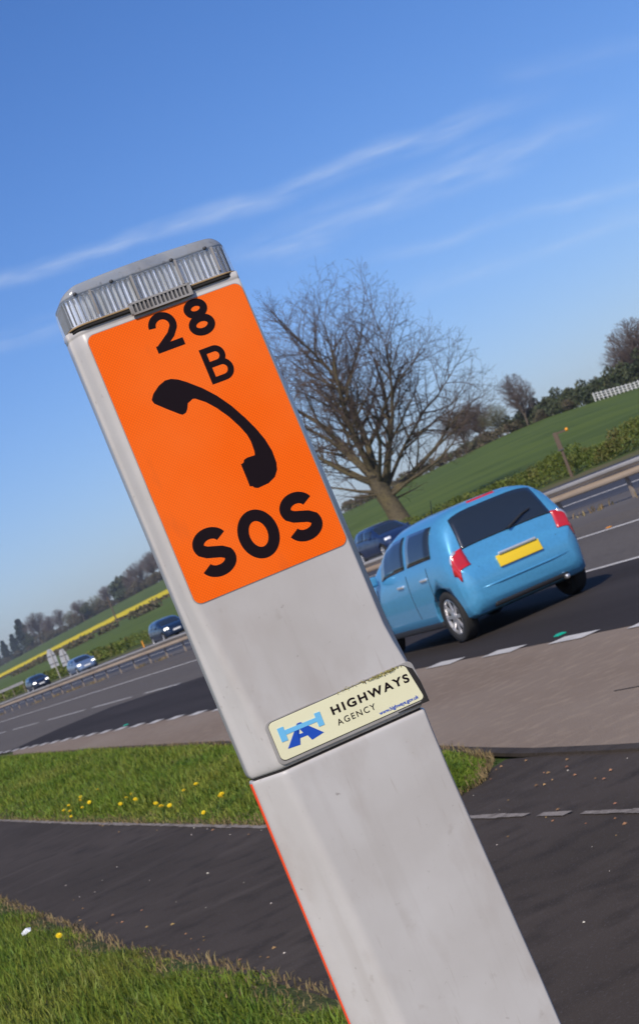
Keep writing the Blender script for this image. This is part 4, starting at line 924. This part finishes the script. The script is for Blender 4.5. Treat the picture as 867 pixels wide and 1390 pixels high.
def furniture():
    # backs of two direction plates
    for i, (az, X, w, h, zb, lab) in enumerate(((10.50,31.6,.85,1.8,1.25,'grey back of the left, taller road sign of the pair beside the silver car'),(10.86,31.9,.80,1.6,.95,'grey back of the right, shorter road sign of the pair beside the silver car'))):
        p = P(az, X); T = thing('road_sign', lab, 'road sign', p, (0,0,R(-az-8)), 'backs of the pair of road signs')
        mb = MB(); mb.prism([(-w/2,zb),(w/2,zb),(w/2,zb+h*.62),(w*.22,zb+h),(-w*.22,zb+h),(-w/2,zb+h*.62)], -.02, .02); mb.build('plate', M['sign_back'], T)
        mb = MB()
        for z in (zb+h*.2, zb+h*.62): mb.box((0,-.045,z), (w*.96,.04,.07))
        mb.build('channel', M['dark'], T)
        mb = MB(); mb.tube([(.05,-.10,-.1),(.05,-.10,zb+h*.95)], .05, 8); mb.build('pole', M['steel'], T)
    p = P(12.84, 118, -.2); T = thing('telegraph_pole', 'thin dark telegraph pole standing up past the yellow field on the left', 'telegraph pole', p)
    mb = MB(); mb.tube([(0,0,0),(-.0,0,9.3)], [.24,.18], 8); mb.build('pole', M['wood'], T)
    mb = MB(); mb.box((0,0,8.6), (.9,.1,.1), .35); mb.build('crossarm', M['wood'], T)
    p = P(28.13, 33.0, -.1); T = thing('wooden_post', 'weathered wooden post with a short amber-tipped arm, in front of the right hedge', 'post', p, (0,R(1.5),R(-28)))
    mb = MB(); mb.tube([(0,0,0),(.0,0,1.25)], [.070,.062], 8); mb.build('shaft', M['wood'], T)
    mb = MB(); mb.box((-.02,0,1.60), (.19,.16,.72)); mb.build('head', M['wood'], T, bevel=.02)
    mb = MB(); mb.box((-.02,0,1.24), (.26,.2,.05)); mb.build('collar', M['dark'], T)
    mb = MB(); mb.box((.24,-.02,1.90), (.36,.06,.07)); a = mb.build('arm', M['wood'], T)
    mb = MB(); mb.lathe([(.001,-.06),(.07,-.05),(.07,.05),(.001,.06)], 10, Matrix.Translation((.46,-.02,1.92))); mb.build('arm_tip', M['amber'], T, True)
    # white paddock fence on the crest
    a0, a1 = 29.75, 33.2; p0, p1 = P(a0, 149.0), P(a1, 149.0); T = thing('white_fence', 'white post and rail fence at the top of the green field, far right', 'fence', p0)
    pts = [P(a0+(a1-a0)*k/26, 149.0) for k in range(27)]
    mb = MB()
    for z in (.45,.85,1.25): mb.tube([q-p0+Vector((0,0,z)) for q in pts], .07, 4)
    mb.build('rails', M['white'], T)
    first = None
    for q in pts:
        if first is None: mb = MB(); mb.box((0,0,.7), (.14,.14,1.5)); first = mb.build('fence_post', M['white'], T); c = first
        else: c = first.copy(); COL.objects.link(c); c.parent = T
        c.location = q-p0
    # cottage half out of the frame on the right
    p = P(32.6, 158); T = thing('cottage', 'pale cottage with a red tiled roof at the right edge behind the white fence', 'house', p, (0,0,R(-25)))
    mb = MB(); mb.box((0,0,1.6), (9,6,3.4)); wl = mb.build('wall', M['brick'], T)
    mb = MB(); mb.add([(-4.8,-3.4,3.2),(4.8,-3.4,3.2),(4.8,3.4,3.2),(-4.8,3.4,3.2),(-4.8,0,5.6),(4.8,0,5.6)], [(0,1,5,4),(3,4,5,2),(0,4,3),(1,2,5),(0,3,2,1)]); rf = mb.build('roof', M['tile'], T)
    mb = MB(); mb.box((-3.5,0,5.9), (.8,.8,1.6)); mb.build('chimney', M['brick'], rf)
    for x in (-3,0,3):
        mb = MB(); mb.box((x,-3.01,1.8), (1.1,.06,1.3)); w = mb.build('window', M['white'], T); mb = MB(); mb.box((x,-3.05,1.8), (.9,.03,1.1)); mb.build('pane', M['glass'], w)
    # reflecting road studs
    def stud(x, y, m, lab, grp):
        mb = MB(); z = road_z(x)+.008; mb.box((x, y, z+.006), (.09,.09,.012)); mb.box((x, y, z+.013), (.06,.07,.012)); tag(mb.build('road_stud', m, bevel=.006), lab, 'road stud', grp)
    for y in (13.67,22.0,31.5): stud(6.62, y, M['green_stud'], 'green road stud between the dashes of the lay-by edge line', 'green studs along the lay-by edge')
    for y in (26.0,27.9,36,45,54): stud(15.2, y, M['amber'], 'amber road stud beside the solid line in front of the central reserve', 'amber studs along the central reserve')
furniture()

# ------------------------------------------------------------------ cars
def make_car(name, label, paintm, L=3.42, W=1.62, H=1.46, loc=(0,0,0), rz=0, rear=True, lit=False, group=None, plate='yplate', tail='hatch'):
    T = thing(name, label, 'car', loc, (0,0,rz), group); s = L/3.42; h = H/1.46
    h *= .955; topt = [(0,.60),(.012,.70),(.04,.775),(.065,.80),(.075,.83),(.085,.90),(.10,.965),(.125,1.03),(.175,1.17),(.235,1.30),(.28,1.375),(.36,1.425),(.55,1.450),(.95,1.46),(1.4,1.46),(1.8,1.44),(2.06,1.385),(2.35,1.21),(2.62,1.04),(2.76,.965),(2.95,.925),(3.12,.86),(3.26,.77),(3.36,.66),(3.405,.55),(3.42,.46)]
    widt = [(0,.60),(.015,.66),(.05,.715),(.12,.762),(.25,.79),(.5,.808),(1.2,.81),(2.4,.81),(2.9,.79),(3.15,.74),(3.3,.66),(3.38,.56),(3.42,.45)]
    bott = [(0,.36),(.03,.30),(.1,.235),(.3,.20),(3.0,.20),(3.25,.215),(3.38,.25),(3.42,.32)]
    belt = [(0,.74),(.1,.84),(.3,.93),(.7,.925),(2.0,.885),(2.8,.83),(3.42,.70)]
    ys = sorted(set([t[0] for t in topt] + [.055,.070,.080,.0925,.1085,.117,.14,.155,.2,.28,.36,.55,.75,.85,1.1,1.2,1.3,1.5,1.6,1.7,1.9,2.0,2.2,2.28,2.45,2.55,2.7,2.85,3.05,3.2,3.32]))
    TH = [0,1,3,7,13,20,28,36,44,52,60,68,75,82,90]
    def section(y):
        tp, w, bo = lerp(topt,y), lerp(widt,y)*W/1.62, lerp(bott,y); zb = min(lerp(belt,y), tp-.02-.12*max(0,tp-.5)*(1 if y<.1 or y>2.8 else 0)); zb = max(zb, bo+.06)
        tum = .17*max(0, min(1,(tp-.95)/.45))
        P = [(0,bo),(w*.55,bo),(w*.88,bo),(w*.965,bo+.035),(w*.985,bo+(zb-bo)*.25),(w*1.0,bo+(zb-bo)*.45),(w*1.003,bo+(zb-bo)*.62),(w*.997,bo+(zb-bo)*.80),(w*.985,bo+(zb-bo)*.93)]
        for th in TH:
            f, x = math.sin(R(th))**.48, max(0., math.cos(R(th)))**.48
            if th == 90: x = 0.
            P.append((w*.975*x*(1-tum*f), zb+(tp-zb)*f))
        return [(p[0], y*s, p[1]*h) for p in P]
    secs = [section(y) for y in ys]; m = MC = len(secs[0])
    full = [sec + [(-p[0],p[1],p[2]) for p in sec[-2:0:-1]] for sec in secs]; n = len(full[0])
    mb = MB(); mb.add([p for r in full for p in r], [(i*n+k, i*n+(k+1)%n, (i+1)*n+(k+1)%n, (i+1)*n+k) for i in range(len(full)-1) for k in range(n)] + [tuple(range(n))[::-1], tuple((len(full)-1)*n+k for k in range(n))])
    body = mb.build('body', paintm, T, True)
    # wheel arches cut with cylinders
    rw = .285; wy = (.55, 2.89)
    cuts = []
    for y in wy:
        for sx in (-1,1):
            c = MB(); c.lathe([(.0001,-.24),(rw+.045,-.24),(rw+.045,.24),(.0001,.24)], 28, Matrix.Translation((sx*(W/2-.05), y*s, rw+.005)))
            o = c.build('cutter', M['trim']); bpy.context.view_layer.update(); md = body.modifiers.new('cut', 'BOOLEAN'); md.operation = 'DIFFERENCE'; md.object = o; md.solver = 'EXACT'; cuts.append(o)
    loc0, rot0 = T.location.copy(), T.rotation_euler.copy(); T.location = (0,0,0); T.rotation_euler = (0,0,0); bpy.context.view_layer.update()
    me = evalmesh(body); body.modifiers.clear(); old = body.data; body.data = me
    for o in cuts: bpy.data.objects.remove(o)
    T.location, T.rotation_euler = loc0, rot0
    iy = lambda y: min(range(len(ys)), key=lambda i: abs(ys[i]-y))
    def patch(nm, y0, y1, k0, k1, side, m, off=.004, parent=T, shape=None):
        """a panel lying just proud of the body, from station y0..y1 and section points k0..k1; side 0 = across both halves"""
        V = []; I = range(iy(y0), iy(y1)+1); K = list(range(k0, k1+1)); cols = []
        if side == 0: cols = [(k, 1) for k in K] + [(k, -1) for k in K[-2::-1]] if k1 == MC-1 else [(k,1) for k in K]
        else: cols = [(k, side) for k in K]
        N3 = {}
        for i in I:
            for k, sx in cols:
                p = Vector(secs[i][k]); a = Vector(secs[min(i+1,len(secs)-1)][k])-Vector(secs[max(i-1,0)][k]); b = Vector(secs[i][min(k+1,MC-1)])-Vector(secs[i][max(k-1,0)])
                if k == MC-1: b = Vector((-1,0,0))
                nn = b.cross(a); nn = nn.normalized() if nn.length > 1e-9 else Vector((0,0,1))
                if nn.x < -.01 and k < MC-1: nn = -nn
                if k >= MC-7 and nn.z < 0: nn = -nn
                q = p+nn*off
                if k == MC-1: q.x = 0
                V.append((q.x*sx, q.y, q.z))
        c = len(cols); r = len(list(I))
        F = [(i*c+j, i*c+j+1, (i+1)*c+j+1, (i+1)*c+j) for i in range(r-1) for j in range(c-1)]
        b = MB(); b.add(V, F); o = b.build(nm, m, parent, True)
        md = o.modifiers.new('thick', 'SOLIDIFY'); md.thickness = .004; md.offset = 0
        return o
    g = M['glass']
    patch('rear_window', .1085, .28, 18, MC-1, 0, g)
    patch('windscreen', 2.06, 2.70, 18, MC-1, 0, g)
    for sx in (-1,1):
        patch('side_window', .50, 1.3, 10, 16, sx, g, .005)
        patch('side_window', 1.4, 2.2, 10, 16, sx, g, .005)
    # doors' shut lines as thin dark seams, handles, sills
    for sx in (-1,1):
        for y in (.70,1.35,2.45):
            b = MB(); pts = [Vector(secs[iy(y)][k]) for k in range(4,10)]; b.tube([Vector((sx*(p.x+.001), p.y, p.z)) for p in pts], .0045, 4); b.build('door_seam', M['trim'], T)
        for y in (.88,1.62):
            x = lerp(widt,y)*W/1.62*.992
            b = MB(); b.box((sx*(x+.008), y*s, .80*h), (.035,.17,.028)); b.build('door_handle', paintm if not rear else M['chrome'], T, bevel=.008)
        b = MB(); x = W/2*.97; b.box((sx*(x-.02),1.72*s,.235), (.06,1.7*s,.07)); b.build('sill', M['trim'], T, bevel=.02)
        b = MB(); b.box((sx*(W/2+.075),2.30*s,.97*h), (.16,.09,.12)); mi = b.build('door_mirror', paintm, T, True, bevel=.03)
    # wheels
    for y in wy:
        for sx in (-1,1):
            mt = Matrix.Translation((sx*(W/2-.10), y*s, rw)) @ Matrix.Scale(sx, 4, Vector((1,0,0)))
            b = MB(); b.lathe([(.19,-.07),(.27,-.078),(.285,-.05),(.285,.05),(.272,.078),(.20,.072),(.19,.05)], 32, mt, True); ty = b.build('wheel', M['rubber'], T, True)
            b = MB(); b.lathe([(.198,.03),(.198,.066),(.185,.068),(.178,.035)], 32, mt, True); b.lathe([(.05,.04),(.05,.066),(.0005,.07)], 16, mt)
            for k in range(8):
                a = 2*math.pi*k/8; q = mt @ Matrix.Rotation(a, 4, 'X'); V = [q @ Vector(v) for v in ((.045,-.022,.03),(.045,.022,.03),(.05,.016,.185),(.05,-.016,.185),(.062,-.018,.03),(.062,.018,.03),(.064,.012,.185),(.064,-.012,.185))]
                b.add(V, [(0,1,2,3),(7,6,5,4),(0,4,5,1),(1,5,6,2),(2,6,7,3),(3,7,4,0)])
            b.build('rim', M['alloy'], ty, False)
            b = MB(); b.lathe([(.0005,.0),(.18,.0)], 24, mt); b.build('brake_disc', M['dark'], ty)
    def blob(nm, c, d, m, parent=T, rot=None, bev=.03):
        b = MB(); b.box(c, d, 0, rot); return b.build(nm, m, parent, True, bevel=min(bev, min(d)*.45), seg=3)
    # back end
    for sx in (-1,1):
        t = patch('tail_light', .055, .117, 7, 18, sx, M['red'], .010); patch('lens_band', .1085, .125, 9, 16, sx, M['chrome'], .014, t)
    blob('rear_plate', (0,.006*s,.70*h), (.52,.03,.125), M[plate], T, Matrix.Rotation(R(-14),3,'X'), .004)
    blob('plate_lamp_strip', (0,-.004,.785*h), (.46,.03,.026), M['chrome'] if rear else M['trim'], T, None, .008)
    blob('brake_light', (0,.40*s,1.425*h), (.34,.05,.028), M['red'], T, Matrix.Rotation(R(30),3,'X'), .01)
    blob('rear_valance', (0,.075*s,.285*h), (.95*W/1.62,.08,.07), M['trim'], T, None, .03)
    b = MB(); b.tube([(-.60*W/1.62,.012*s,.50*h),(-.3,-.004,.495*h),(.3,-.004,.495*h),(.60*W/1.62,.012*s,.50*h)], .010, 6); b.build('bumper_crease', paintm, T, True)
    b = MB(); b.tube([(-.50*W/1.62,.030*s,.735*h),(-.3,.022*s,.60*h),(.3,.022*s,.60*h),(.50*W/1.62,.030*s,.735*h)], .006, 5); b.build('tailgate_seam', M['trim'], T)
    b = MB(); b.tube([(.02,.075*s,1.0*h),(.25,.115*s,1.09*h),(.36,.135*s,1.11*h)], [.016,.011,.009], 6); b.build('rear_wiper', M['trim'], T)
    b = MB(); b.tube([(.0,1.9*s,1.42*h),(.0,1.75*s,1.62*h)], [.008,.004], 6); b.build('aerial', M['trim'], T)
    blob('tailpipe', (.42,.05*s,.25*h), (.05,.10,.05), M['alloy'], T, None, .02)
    # front end
    hm = M['lamp'] if lit else M['hlamp']
    for sx in (-1,1): blob('headlight', (sx*.545*W/1.62,3.235*s,.69*h), (.30,.20,.15), hm, T, Matrix.Rotation(R(-24*sx),3,'Z') @ Matrix.Rotation(R(25),3,'X'), .05)
    blob('grille', (0,3.385*s,.40*h), (.72,.06,.15), M['trim'], T, None, .03); blob('upper_grille', (0,3.325*s,.655*h), (.52,.06,.07), M['trim'], T, None, .02)
    blob('front_plate', (0,3.422*s,.52*h), (.52,.02,.112), M['wplate'], T, None, .004)
    for sx in (-1,1): blob('fog_light', (sx*.50*W/1.62,3.345*s,.36*h), (.14,.06,.09), M['hlamp'] if sx > 0 else M['chrome'], T, None, .03)
    b = MB(); b.tube([(-.5,2.72*s,.985*h),(.0,2.66*s,1.02*h)], .008, 5); b.tube([(.1,2.72*s,.985*h),(.5,2.62*s,1.03*h)], .008, 5); b.build('windscreen_wipers', M['trim'], T)
    return T
def cars():
    make_car('hatchback_car', 'sky blue small hatchback seen from behind in the near lane', M['pblue'], 3.24, 1.56, 1.44, (8.03, 16.72, .010), R(-.5))
    grp = 'oncoming cars on the far carriageway'
    z = road_z(28.4)+.006
    def on(lab, pm, X, Y, L, W, H, lit): make_car('oncoming_car', lab, pm, L, W, H, (X, Y, road_z(X)+.004), math.pi, False, lit, grp, 'yplate')
    on('navy blue oncoming car right of the phone post, below the tall bare tree', M['pnavy'], 28.3, 72.6, 3.85, 1.70, 1.55, False)
    on('dark blue oncoming car with lit headlights close to the left edge of the phone post', M['pnavy2'], 28.3, 113.5, 4.3, 1.80, 1.56, True)
    on('silver-blue oncoming car with lit headlights beside the road sign backs', M['psilver'], 28.3, 144, 4.4, 1.76, 1.46, True)
    on('very dark oncoming car farthest away near the left edge', M['pdark'], 28.3, 166, 4.2, 1.74, 1.50, True)
cars()
bpy.context.view_layer.update()

HAZE = .00014
def haze():
    m = bpy.data.materials.new('haze_air'); m.use_nodes = True; t = m.node_tree; t.nodes.remove(t.nodes['Principled BSDF'])
    v = t.nodes.new('ShaderNodeVolumePrincipled'); v.inputs['Color'].default_value = (.80,.86,.95,1); v.inputs['Density'].default_value = HAZE; v.inputs['Anisotropy'].default_value = .2
    t.links.new(v.outputs[0], t.nodes['Material Output'].inputs['Volume'])
    mb = MB(); mb.box((0, 1000, 29), (5400, 7600, 62)); tag(mb.build('haze', m), kind='stuff')
haze()
